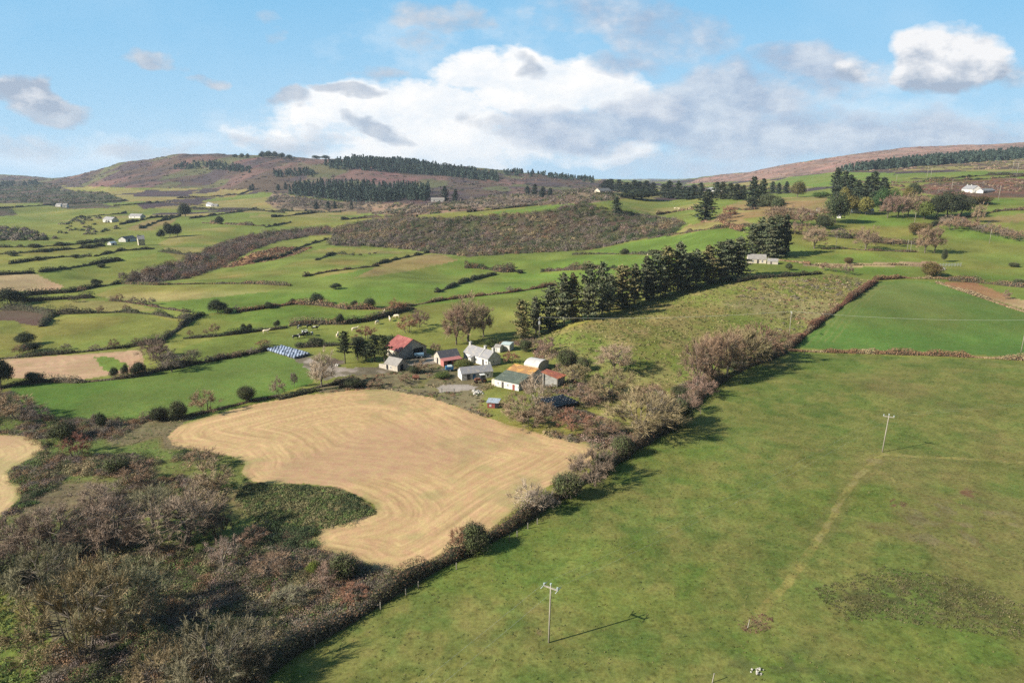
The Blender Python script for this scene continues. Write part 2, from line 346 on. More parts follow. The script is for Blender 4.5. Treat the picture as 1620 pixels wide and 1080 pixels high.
# distant ground: small fields between heath
farm_ = (GY > 900); cell = vn(np.floor(GX / 90 + vn(GX / 60, GY / 60, 8)), np.floor(GY / 130 + vn(GX / 70, GY / 70, 9)), 77)
C[farm_] = np.where((cell[farm_] > .58)[:, None], PAL['moor'] * .9, np.where((cell[farm_] > .3)[:, None], PAL['mid'], PAL['yel']))
def wmask(poly): return pip(JX, JY, wpoly(poly))
for poly, a, b in (('MOORL', 'moor', 'brown'), ('MOORR', 'x', 'x'), ('HEATHR', 'brown', 'yel'), ('LEFTSCRUB', 'dark', 'brown'), ('FARBAND', 'brown', 'fawn')):
    m = wmask(globals()[poly])
    if poly == 'MOORR': blend(m, np.array((.235,.15,.112)), np.array((.17,.115,.09)), sstep(.4, .62, fbm(GX, GY, 70, 14, 3)))
    else: blend(m, PAL[a], PAL[b], sstep(.38, .62, fbm(GX, GY, 60, 15, 3)))
    if poly == 'MOORL':
        t2 = sstep(.56, .66, fbm(GX, GY * .6, 110, 18, 3)); C[m] = C[m] + (np.array((.135,.080,.065)) - C[m]) * t2[m][:, None]
        t3 = sstep(.60, .68, fbm(GX, GY * .5, 90, 28, 3)); C[m] = C[m] + (np.array((.10,.10,.055)) - C[m]) * t3[m][:, None]
for poly, a, b in FIELDS: blend(wmask(poly), PAL[a], PAL[b], tl)
blend(wmask(HILLSCRUB), PAL['brown'], PAL['dark'], tm); blend(wmask(GULLY), PAL['brown'], PAL['dark'], tm); blend(wmask(BRACKEN2), PAL['rust'], PAL['orange'], tm)
mr_ = wmask(ROUGH); blend(mr_, PAL['mid'], np.array((.19,.178,.07)), sstep(.35, .62, fbm(GX, GY, 9, 16, 4)))
t_ = sstep(.52, .68, fbm(GX, GY, 34, 17, 3)) * .45; C[mr_] = C[mr_] + (np.array((.16,.12,.065)) - C[mr_]) * t_[mr_][:, None]
mfm = wmask(FARM); blend(mfm, np.array((.155,.128,.070)), PAL['lime'], sstep(.42, .62, fbm(GX, GY, 14, 19, 3)))
msn = wmask(SCRUB_NEAR); blend(msn, np.array((.085,.070,.045)), np.array((.105,.135,.042)), sstep(.5, .64, fbm(GX, GY, 12, 20, 3)))
t_ = sstep(.5, .62, fbm(GX, GY, 17, 23, 3)); C[msn] = C[msn] + (np.array((.13,.10,.06)) - C[msn]) * (.8 * t_[msn])[:, None]
mh = wmask(HEATH); blend(mh, np.array((.055,.065,.03)), np.array((.11,.10,.05)), sstep(.42, .6, vn(GX / 1.6, GY / 1.1, 24)))
mw = wmask(WETGRASS); blend(mw, PAL['mid'], PAL['yel'] * .9, tm)
mg = wmask(GREEN7); blend(mg, np.array((.088,.148,.033)), np.array((.105,.15,.04)), tl)
mu = wmask(UPFIELD); blend(mu, np.array((.080,.142,.036)), np.array((.100,.142,.042)), tl)
# mown stubble with swaths that follow the headland
def stubble(poly, A, B, per):
    pw = wpoly(poly); m = pip(JX * .3 + GX * .7, JY * .3 + GY * .7, pw); x, y = GX[m], GY[m]
    d = pdist(x, y, pw); dd = d + (fbm(x, y, 34, 41, 2) - .5) * 5.5
    sw = .5 + .5 * np.sin(dd * 2 * math.pi / per); lines = sstep(.80, .98, .5 + .5 * np.sin(dd * 2 * math.pi / per + 1.1)) * sstep(.35, .6, fbm(x, y, 16, 42, 3))
    st = vn(dd / .75, (x + y) / 12, 43); st2 = vn(dd / .4, (x - y) / 5, 46)
    t = .42 * st + .30 * fbm(x, y, 6, 44, 4) + .32 * fbm(x, y, 30, 48, 2); c = A + (B - A) * np.clip(t, 0, 1)[:, None]
    c = c * (1 - .085 * lines)[:, None] * (1 + ((st2 - .5) * .30 + (n_xh[m] - .5) * .10))[:, None]
    gp = sstep(.60, .72, fbm(x, y, 12, 45, 3)) * .45; c = c + (np.array((.22,.20,.085)) - c) * gp[:, None]
    rd = sstep(.56, .7, fbm(x, y, 30, 47, 2)) * .5; c = c + (np.array((.33,.20,.125)) - c) * rd[:, None]
    edge = sstep(2.4, 0, d) * .5 * sstep(.4, .6, fbm(x, y, 8, 49, 2)); c = c + (np.array((.14,.16,.045)) - c) * edge[:, None]
    C[m] = c; return m
ms = stubble(STUB1, np.array((.33,.212,.106)), np.array((.475,.328,.168)), 5.2)
ms |= stubble(STUB2, np.array((.33,.235,.115)), np.array((.46,.33,.17)), 5.0)
ms |= stubble(STUB3, np.array((.29,.185,.115)), np.array((.47,.32,.19)), 4.4)
m = wmask(PATCH3); blend(m, PAL['bright'], PAL['mid'], tl); ms &= ~m
# near meadow
mm = wmask(MEADOW); x, y = GX, GY
gA = np.array((.090,.126,.034)); gB = np.array((.156,.152,.052)); gC = np.array((.085,.135,.026))
blend(mm, gA, gB, .30 * sstep(.3, .7, n_lo) + .55 * sstep(.34, .66, fbm(x, y, 5.5, 50, 3)) + .25 * sstep(.3, .7, n_hi))
t_ = sstep(.52, .70, fbm(x, y, 19, 51, 4)) * .42; C[mm] = C[mm] + (gC - C[mm]) * t_[mm][:, None]
t_ = sstep(.55, .72, fbm(x, y, 27, 52, 4)) * .5; C[mm] = C[mm] + (np.array((.15,.118,.055)) - C[mm]) * t_[mm][:, None]
sp = sstep(.78, .92, vn(x / .45, y / .45, 53)) * .3; C[mm] = C[mm] * (1 - sp[mm])[:, None]
def patch(poly, col, amt, ns, seed, thr=(.45, .6), soft=5):
    pw = wpoly(poly); m = pip(JX, JY, pw); d = pdist(GX[m], GY[m], pw); a = amt * sstep(0, soft, d) * sstep(thr[0], thr[1], vn(GX[m] / ns, GY[m] / ns, seed))
    C[m] = C[m] + (np.array(col) - C[m]) * a[:, None]
RUSH = [(1290,930),(1400,895),(1520,915),(1640,965),(1640,1015),(1500,995),(1400,980),(1320,985)]
patch(RUSH, (.062,.066,.030), .7, .95, 54, (.42, .62)); patch(RUSH, (.11,.085,.045), .45, 2.6, 55, (.5, .7))
patch([(1310,830),(1400,790),(1500,770),(1640,800),(1640,880),(1450,880),(1340,870)], (.135,.105,.055), .5, 2.2, 56, (.42, .65))
patch([(1160,985),(1195,968),(1235,972),(1215,1000),(1180,1005)], (.13,.08,.05), .55, .8, 57, (.3, .6), 1.5)
patch([(1405,800),(1420,790),(1440,796),(1430,806)], (.10,.04,.03), .8, .8, 58, (.2, .5), .6)
patch([(1500,775),(1530,768),(1560,782),(1540,790)], (.12,.05,.035), .7, .9, 59, (.3, .6), 1)
patch([(800,1010),(830,985),(868,990),(866,1012),(830,1020)], (.13,.075,.05), .7, 1.4, 66, (.3, .6), 2)
patch([(1050,1090),(1150,1000),(1300,1010),(1350,1090)], (.07,.075,.035), .6, 1.2, 67, (.45, .65))
def track(pts, w, col, amt, seed):
    d_ = dens(pts, 20, False); pw = cast(d_[:, 0], d_[:, 1])[:, :2]; b = (GX > pw[:, 0].min() - 5) & (GX < pw[:, 0].max() + 5) & (GY > pw[:, 1].min() - 5) & (GY < pw[:, 1].max() + 5)
    i = np.nonzero(b)[0]; d = pdist(GX[i] + (vn(GX[i] / 2, GY[i] / 2, seed) - .5) * .7, GY[i], pw, False); a = amt * sstep(w, w * .55, d) * (.45 + .55 * sstep(.3, .6, vn(GX[i] / 1.8, GY[i] / 1.8, seed + 1)))
    C[i] = C[i] + (np.array(col) - C[i]) * a[:, None]
track([(1394,720),(1360,750),(1330,790),(1305,840),(1270,890),(1235,935),(1203,968)], .8, (.21,.186,.066), .9, 70)
track([(1398,718),(1450,722),(1540,726),(1660,735)], .9, (.22,.19,.07), .85, 72)
track([(1385,730),(1340,775),(1310,830),(1290,860)], 2.4, (.15,.115,.055), .35, 74)
for k in range(5): track([(1262 + 14*k, 548 - 2*k),(1300 + 16*k, 508 - 6*k),(1345 + 12*k, 474 - 5*k),(1385 + 8*k, 450)], .45, (.15,.16,.06), .5, 80 + k)
m = wmask(YARD); blend(m, PAL['gravel'], np.array((.13,.11,.075)), sstep(.4, .6, fbm(GX, GY, 5, 91, 3)))
m = wmask(SLAB); blend(m, np.array((.34,.29,.25)), np.array((.27,.23,.19)), tm)
blend(wmask([(512,566),(530,566),(548,575),(520,577)]), np.array((.10,.07,.05)), PAL['gravel'], tm)
tt_ = fbm(GX, GY, 24, 95, 4); t2_ = fbm(GX, GY * 1.6, 60, 97, 3); gm_ = ~ms & ~mm; gg_ = ~ms & (C[:, 1] > C[:, 0] * .88); C[gg_] *= np.array((.95, .94, .80))
C[gm_] = C[gm_] * (1 + .55 * (tt_[gm_] - .5))[:, None]; yl = (sstep(.5, .72, t2_) * .35)[:, None]; C[gm_] = C[gm_] * (1 - yl[gm_]) + C[gm_] * np.array((1.45, 1.02, 1.25)) * yl[gm_]
k_ = np.where(ms, .25, 1.0); k_[mm] = .8; k_[mg | mu] = .55
C = np.clip(C * (1 + (fine * k_)[:, None] * 1.0), .006, .9)
ii = (np.arange(NR - 1)[:, None] * NCU + np.arange(NCU - 1)[None, :]).ravel()
Fq = np.stack([ii, ii + 1, ii + NCU + 1, ii + NCU], 1)
def gmat(name, lo, hi, sc, bump):
    gm, nt, bs = base_mat(name)
    at = nt.new('ShaderNodeAttribute', attribute_name='col'); tc = nt.new('ShaderNodeTexCoord')
    n1 = nt.noise(tc.outputs['Object'], sc, 6, .78); n2 = nt.noise(tc.outputs['Object'], .55, 3, .6)
    hs = nt.new('ShaderNodeHueSaturation'); nt.lk(at.outputs['Color'], hs.inputs['Color']); nt.lk(nt.mr(n1, .36, .64, lo, hi), hs.inputs['Value']); nt.lk(nt.mr(n2, .36, .64, .487, .513), hs.inputs['Hue'])
    nt.lk(hs.outputs[0], bs.inputs['Base Color']); bs.inputs['Roughness'].default_value = .95; bs.inputs['Specular IOR Level'].default_value = .05
    bp = nt.new('ShaderNodeBump'); bp.inputs['Strength'].default_value = bump; bp.inputs['Distance'].default_value = .12; nt.lk(n1, bp.inputs['Height']); nt.lk(bp.outputs[0], bs.inputs['Normal']); return gm
gm = gmat('ground_cover', .74, 1.27, 1.9, .5); gms = gmat('stubble_cover', .88, 1.13, 4.0, .25)
GV = np.stack([GX, GY, GZ], 1)
cls = np.zeros(len(GX), np.int8); cls[ms] = 1; hl = (pip(GX, GY, wpoly(MOORL)) | pip(GX, GY, wpoly(MOORR))); cls[(hl & (GY > 700)) | (GY > 2300)] = 2
fc = cls[Fq].max(1)
for code, nm, lab in ((0, 'ground', 'green pasture fields and rough ground between the hedges'), (1, 'stubble_field', 'golden mown stubble ground with curved swath lines'), (2, 'hills', 'brown heather hills along the skyline')):
    q = Fq[fc == code]; used, inv = np.unique(q, return_inverse=True)
    o = link(nm, new_mesh(nm, GV[used], inv, np.full(len(q), 4), C[used], True), gms if code == 1 else gm); tag(o, lab, 'ground' if code < 2 else 'hills', kind='structure')
del n_vh, n_xh, n_hi
# ------------------------------------------------------------------ plant prototypes (mesh data shared by every copy)
BARK = np.array((.13,.11,.09))
def bare_tree_meshes(seed, H=8.0, W=7.0, cb=.03, na=60, nt=110, tw=(.55, 1.1), stems=1, pale=1.0, wtw=.02, fill=(.45, 1.0)):
    r = np.random.default_rng(seed); tb = TB(); cz = H * (cb + (1 - cb) * .5); rz = H * (1 - cb) * .5
    D = rdir(na, r); D[:, 2] = np.abs(D[:, 2]) * 1.3 - .55; D = unit(D)
    lump = 1 + .30 * np.sin(D[:, 0] * 3.1 + seed) * np.cos(D[:, 1] * 2.7 + seed * 1.7) + .16 * np.sin(D[:, 2] * 5 + D[:, 0] * 4 + seed * 2.3)
    A = D * r.uniform(*fill, (na, 1)) ** .6 * lump[:, None] * np.array([W / 2, W / 2, rz]) + np.array([0, 0, cz]); A[:, 2] = np.maximum(A[:, 2], H * .12)
    nl = 5 if stems == 1 else stems; mains = []
    if stems == 1:
        top = np.array([r.normal() * .15, r.normal() * .15, H * max(cb, .16) * 1.15]); tb.tube([(0, 0, -.5), (top[0] * .3, top[1] * .3, top[2] * .5), top], [.034 * H, .028 * H, .024 * H], 7)
    for k in range(nl):
        a = 2 * math.pi * (k + r.uniform(-.3, .3)) / nl; out = W * r.uniform(.12, .26); base = top if stems == 1 else np.array([math.cos(a) * .4, math.sin(a) * .4, -.4])
        tip = np.array([math.cos(a) * out, math.sin(a) * out, H * r.uniform(.62, .8)]); mid = (base + tip) / 2 + np.array([math.cos(a), math.sin(a), 0]) * W * .06 + r.normal(size=3) * .15
        t = np.linspace(0, 1, 7)[:, None]; pts = (1-t)**2 * base + 2*t*(1-t) * mid + t*t * tip; mains.append(pts)
        tb.tube(pts, np.linspace(.019 * H if stems == 1 else .013 * H, .004 * H, 7), 5)
    M = np.concatenate(mains); fine = TB()
    for p in A:
        d = np.linalg.norm(M - p, axis=1) + .35 * np.maximum(0, M[:, 2] - p[2] + .6); b = M[d.argmin()]
        mid = (b + p) / 2 + r.normal(size=3) * .25 + np.array([0, 0, .2]); t = np.linspace(0, 1, 4)[:, None]
        fine.tube((1-t)**2 * b + 2*t*(1-t) * mid + t*t * p, [.007 * H, .0055 * H, .004 * H, .0018 * H], 3)
    V = np.concatenate(tb.V + fine.V); nb = sum(len(v) for v in tb.V)
    Fc = tb.F + [f + tb.n for f in fine.F]; col = np.broadcast_to(BARK * pale, (len(V), 3)).copy(); col *= r.uniform(.8, 1.2, (len(V), 1)); col[nb:] *= 1.15
    trunk = new_mesh('trunk', V, Fc, tb.L + fine.L, col, True)
    nb_ = 8; d0 = unit(A - np.array([0, 0, H * .2])); sb = np.repeat(A, nb_, 0) - np.repeat(d0, nb_, 0) * .05 * H; sd_ = unit(np.repeat(d0, nb_, 0) * .85 + np.array([0, 0, .35]) + r.normal(size=sb.shape) * .55); sl = r.uniform(.10, .22, len(sb)) * (H + W) * .5
    per = max(4, int(nt / nb_)); k = np.repeat(np.arange(len(sb)), per); t = r.uniform(.1, 1.0, len(k)); pos = sb[k] + sd_[k] * (sl[k] * t)[:, None]; dr = unit(sd_[k] * .95 + np.array([0, 0, .18]) + r.normal(size=pos.shape) * .6); ln = r.uniform(*tw, len(k)) * (1.15 - .45 * t); pos = pos + dr * (ln * .45)[:, None]; pos[:, 2] = np.maximum(pos[:, 2], .12)
    oc = np.array([0, 0, H * .38]); sx_ = np.array([1 / W, 1 / W, 1 / H]); tv = np.concatenate([twigs(sb + sd_ * (sl * .5)[:, None], sd_, sl, wtw * 1.7, r, (sb - oc) * sx_, .3), twigs(pos, dr, ln, wtw * r.uniform(.6, 1.3, len(pos)), r, (pos - oc) * sx_, .35)])
    g0 = np.repeat(r.uniform(.75, 1.3, na), nb_); g = np.concatenate([g0 * 1.2, g0[k] * r.uniform(.8, 1.2, len(k))]); tc_ = np.array((.245,.205,.165)) * g[:, None]
    crown = tri_mesh('crown', tv, np.repeat(tc_, 3, 0)); return trunk, crown
def bush_meshes(seed, H=3.0, W=3.4, nl=16, n=2600, size=.24, base=(.040,.055,.022), mixc=(.075,.085,.035), twigf=.25, stem=True, low=.0, trunkh=0):
    r = np.random.default_rng(seed); D = rdir(nl, r); D[:, 2] = np.abs(D[:, 2]); L = D * r.uniform(.35, .78, (nl, 1)) * np.array([W / 2, W / 2, (H - trunkh) * .62]) + np.array([0, 0, (H - trunkh) * .34 + trunkh])
    R = r.uniform(.22, .40, nl) * min(W, H - trunkh); k = r.integers(0, nl, n); d = rdir(n, r)
    pos = L[k] + d * (R[k] * r.uniform(.45, 1.06, n) ** .7)[:, None]; pos[:, 2] = np.maximum(pos[:, 2], low + .05)
    cl = np.array(base) + (np.array(mixc) - np.array(base)) * r.uniform(0, 1, nl)[k][:, None]; cl = cl * r.uniform(.75, 1.28, (n, 1))
    V = leafs(pos, size, r, d, .4); Cc = np.repeat(cl, 3, 0)
    nw = int(n * twigf)
    if nw:
        k2 = r.integers(0, nl, nw); d2 = rdir(nw, r); p2 = L[k2] + d2 * (R[k2] * r.uniform(.8, 1.25, nw))[:, None]; p2[:, 2] = np.maximum(p2[:, 2], low + .1)
        V = np.concatenate([V, twigs(p2, d2 + np.array([0, 0, .5]) + r.normal(size=d2.shape) * .3, r.uniform(.4, .9, nw), .016, r, d2)]); Cc = np.concatenate([Cc, np.repeat(np.array((.11,.09,.07)) * r.uniform(.7, 1.3, (nw, 1)), 3, 0)])
    crown = tri_mesh('foliage', V, Cc); tb = TB()
    for q in range(1 if trunkh else 4):
        tip = L[r.integers(0, nl)]; tb.tube([(r.normal() * .12, r.normal() * .12, -.4), (tip[0] * .3, tip[1] * .3, max(trunkh, tip[2] * .45)), tip], [.03 * H, .022 * H, .008 * H], 5)
    return tb.mesh('stems', BARK * .8), crown
def conifer_meshes(seed, H=16.0, W=6.5, bare=.12, nb=80, npb=26, size=.55, pw=.75, droop=.18, col=((.026,.040,.022), (.050,.064,.032)), ragged=.35, sweep=.0):
    r = np.random.default_rng(seed); tb = TB(); lean = r.normal(size=2) * .02 * H
    tb.tube([(0, 0, -.6), (lean[0] * .4, lean[1] * .4, H * .45), (lean[0], lean[1], H * .97)], [.020 * H, .014 * H, .003 * H], 7)
    Vs, Cs = [], []
    for i in range(nb):
        t = bare + (1 - bare) * ((i + r.uniform(0, 1)) / nb); z = H * t; L = W / 2 * (1 - t) ** pw * r.uniform(1 - ragged, 1 + ragged * .6) + .25; a = i * 2.399 + r.normal() * .3
        if t < .3: L *= r.uniform(.5, 1.0)
        dx = np.array([math.cos(a), math.sin(a), 0.]); dx[:2] += np.array([.35, .1]) * sweep; up = .30 * t - droop + r.normal() * .13
        n = max(5, int(npb * (.35 + L / W * 1.5))); s = r.uniform(.12, 1.0, n) ** .75; ctr = np.array([lean[0] * t, lean[1] * t, z])
        pos = ctr + dx * (L * s)[:, None] + np.array([0, 0, 1.]) * (L * (up * s + .12 * s * s))[:, None]
        side = np.array([-dx[1], dx[0], 0]); pos = pos + side * (r.normal(size=n) * .16 * L * (1.15 - s * .6))[:, None] + r.normal(size=(n, 3)) * .14
        Vs.append(leafs(pos, size * (.7 + .5 * (1 - s)), r, np.array([0, 0, .65]) + dx * .8, .8, 1.0))
        f = r.uniform(.6, 1.35); c = np.array(col[0]) + (np.array(col[1]) - np.array(col[0])) * r.uniform(0, 1); Cs.append(np.repeat(c * f * r.uniform(.85, 1.18, (n, 1)), 3, 0))
        if L > 1.0: tb.tube([ctr, ctr + dx * L * .55 + np.array([0, 0, up * L * .55])], [.0045 * H, .002 * H], 3)
    return tb.mesh('trunk', BARK * .75), tri_mesh('crown', np.concatenate(Vs), np.concatenate(Cs))
PROTO = {}
def reg(kind, nm, parts, H, W, gens): PROTO[kind] = dict(name=nm, parts=parts, H=H, W=W, m=[g for g in gens])
reg('bare', 'bare_tree', ('trunk', 'crown'), 8, 7, [bare_tree_meshes(s, na=84, nt=95) for s in (1, 2, 3, 4)])
reg('pale', 'bare_tree', ('trunk', 'crown'), 8, 7, [bare_tree_meshes(s, na=46, nt=62, pale=2.2, cb=.15, wtw=.022) for s in (11, 12)])
reg('willow', 'willow_shrub', ('stems', 'crown'), 6, 9, [bare_tree_meshes(s, H=6, W=9, cb=.02, na=95, nt=150, stems=9, tw=(.35, .8), wtw=.022, fill=(.6, 1.0)) for s in (21, 22, 23)])
reg('shrub', 'bare_shrub', ('stems', 'crown'), 4, 4.5, [bare_tree_meshes(s, H=4, W=4.5, cb=.02, na=40, nt=75, stems=6, tw=(.35, .75), wtw=.018) for s in (31, 32, 33)])
reg('gorse', 'evergreen_bush', ('stems', 'foliage'), 3, 3.4, [bush_meshes(s, n=6500, size=.13, nl=22) for s in (41, 42, 43)])
reg('thorn', 'evergreen_tree', ('trunk', 'crown'), 6, 5.5, [bush_meshes(s, H=6, W=5.5, nl=18, n=5200, size=.24, trunkh=.7, twigf=.2, base=(.034,.046,.022), mixc=(.062,.072,.034)) for s in (51, 52)])
reg('cypress', 'conifer_tree', ('trunk', 'crown'), 16, 8, [conifer_meshes(s, W=w_, nb=n_, npb=44, bare=b_, pw=p_, ragged=.62, sweep=.4, droop=.06, size=.62, col=((.074,.096,.052),(.142,.142,.080))) for s, w_, n_, b_, p_ in ((61, 10.5, 100, .06, .42), (62, 9.0, 88, .10, .60), (63, 11, 110, .03, .36), (64, 9.4, 84, .12, .50), (65, 10, 116, .04, .62), (66, 11.5, 96, .08, .40))])
reg('pine', 'pine_tree', ('trunk', 'crown'), 12, 6, [conifer_meshes(s, H=12, W=6.5, bare=.34, nb=60, npb=28, pw=.42, droop=.02, ragged=.6, size=.5, col=((.030,.045,.022),(.058,.066,.030))) for s in (71, 72)])
reg('spruce', 'spruce_tree', ('trunk', 'crown'), 16, 7, [conifer_meshes(s, W=8.5, nb=90, npb=24, bare=.03, pw=.62, size=.75, ragged=.5, col=((.030,.044,.028),(.056,.068,.040))) for s in (81, 82, 83)])
reg('laurel', 'evergreen_tree', ('trunk', 'crown'), 8, 8, [bush_meshes(s, H=8, W=8, nl=22, n=3200, size=.5, trunkh=.8, twigf=0, base=(.11,.10,.03), mixc=(.16,.15,.045)) for s in (91, 92)])
_cnt = {}
def plant(kind, px, py, hpx, wpx, label, cat='tree', tint=(1, 1, 1), group=None, name=None):
    pr = PROTO[kind]; p = P(px, py); m = mpp(p); i = _cnt.get(kind, 0); _cnt[kind] = i + 1; ms_ = pr['m'][i % len(pr['m'])]
    root = empty(name or pr['name'], p, RNG.uniform(0, 6.28) if kind != 'cypress' else RNG.uniform(-.5, .5))
    sx = wpx * m / pr['W']; sz = hpx * m / pr['H'] * 1.02; root.scale = (sx, sx, sz); tag(root, label, cat, group)
    for j, (pn, me) in enumerate(zip(pr['parts'], ms_)):
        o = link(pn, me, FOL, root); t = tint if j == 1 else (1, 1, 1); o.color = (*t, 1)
    return root
# tints (multiply the twig colour)
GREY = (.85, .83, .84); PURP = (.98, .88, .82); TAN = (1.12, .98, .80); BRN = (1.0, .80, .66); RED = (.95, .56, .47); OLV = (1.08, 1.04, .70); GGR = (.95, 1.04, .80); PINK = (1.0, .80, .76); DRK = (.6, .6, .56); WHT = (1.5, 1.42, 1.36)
EG = (1, 1, 1); EGG = (1.35, 1.3, 1.3); EGD = (.8, .8, .85); EGB = (1.7, 1.2, 1.0)
ORD = ['first','second','third','fourth','fifth','sixth','seventh','eighth','ninth','tenth','eleventh','twelfth','thirteenth','fourteenth','fifteenth','sixteenth','seventeenth','eighteenth','nineteenth','twentieth','twenty-first','twenty-second']
# ---- shelterbelt of conifers above the farm
SB = [(828,535,66,38),(849,527,60,32),(868,521,64,34),(889,515,76,40),(908,509,68,34),(930,506,74,40),(950,497,66,34),(968,491,62,36),(985,486,66,40),(1003,480,60,34),(1019,475,64,38),(1036,471,66,40),(1052,466,64,40),(1070,462,64,40),(1086,457,60,38),(1102,452,58,40),(1119,448,58,42),(1136,444,56,42),(1152,441,54,42),(1168,439,54,42)]
for i, (x, y, h, w) in enumerate(SB):
    plant('cypress', x + (i * 37 % 7 - 3), y, h * (.90 + .05 * (i * 29 % 7)), w * (.84 + .05 * (i * 17 % 6)), f"tall dark conifer, {ORD[i]} of the long shelterbelt row counted from the farm end", 'conifer', group='conifers of the long shelterbelt', tint=(1,1,1) if i % 4 else (1.5,1.2,.95))
for i, (x, y, h, w) in enumerate([(1190,407,50,28),(1203,405,58,30),(1216,408,62,34),(1228,404,60,28),(1241,404,62,24)]):
    plant('cypress' if i < 4 else 'spruce', x, y, h, w, f"tall dark conifer behind the grey roofed cottage, {ORD[i]} of five from the left", 'conifer', group='conifers behind the cottage')
# ---- conifers on the upper right slopes
for x, y, h, w, lab in [(1115,348,46,40,'broad lone spruce standing at the brow between yellow fields and scrub'),(975,338,26,20,'dark round conifer alone on top of the brown scrub slope'),
  (1190,328,46,26,'tallest spruce of the dark pair beside the ochre field'),(1204,327,42,24,'shorter spruce of the dark pair beside the ochre field'),(1293,343,0,0,'')]:
    if h: plant('spruce', x, y, h, w, lab, 'conifer')
plant('thorn', 1218, 333, 26, 36, 'rounded dark evergreen below the spruce pair by the ochre field', 'tree', tint=EGG)
plant('thorn', 1230, 334, 20, 24, 'smaller dark evergreen right of the spruce pair', 'tree', tint=EGG)
for i, (x, y, h, w) in enumerate([(1132,314,25,24),(1143,315,26,23),(1154,315,24,24),(1166,316,24,28),(1176,316,22,19)]):
    plant('spruce', x, y, h, w, f"spruce of the small row left of the dark spruce pair, {ORD[i]} from the left", 'conifer', group='spruces left of the dark pair', tint=(1.2,1.1,1))
for i, (x, y, h, w) in enumerate([(1222,306,18,14),(1232,307,17,14),(1243,306,18,14)]):
    plant('spruce', x, y, h, w, f"far spruce beneath the twin power poles, {ORD[i]} of three from the left", 'conifer', group='three far spruces')
for i, (x, y, h, w) in enumerate([(1050,313,21,18),(1058,314,27,25),(1066,314,18,21),(1074,315,27,23),(1082,315,19,24),(1090,316,19,23),(1098,315,22,26),(1107,314,24,19)]):
    plant('spruce', x, y, h, w, f"conifer of the ridge-top row left of the white house, {ORD[i]} from the left", 'conifer', group='ridge-top conifer row')
for i, (x, y, h, w) in enumerate([(957,300,14,25),(967,301,17,28),(978,303,18,24),(990,305,16,32),(1002,306,20,25),(1012,307,19,24),(1022,307,20,25),(1031,308,18,23)]):
    plant('spruce', x, y, h, w, f"dark conifer of the skyline spinney right of the pale house, {ORD[i]} from the left", 'conifer', group='skyline spinney conifers', tint=EGD)
plant('laurel', 1015, 316, 16, 70, 'dark shaded copse edge below the skyline spinney', 'copse', tint=(.22,.3,.5))
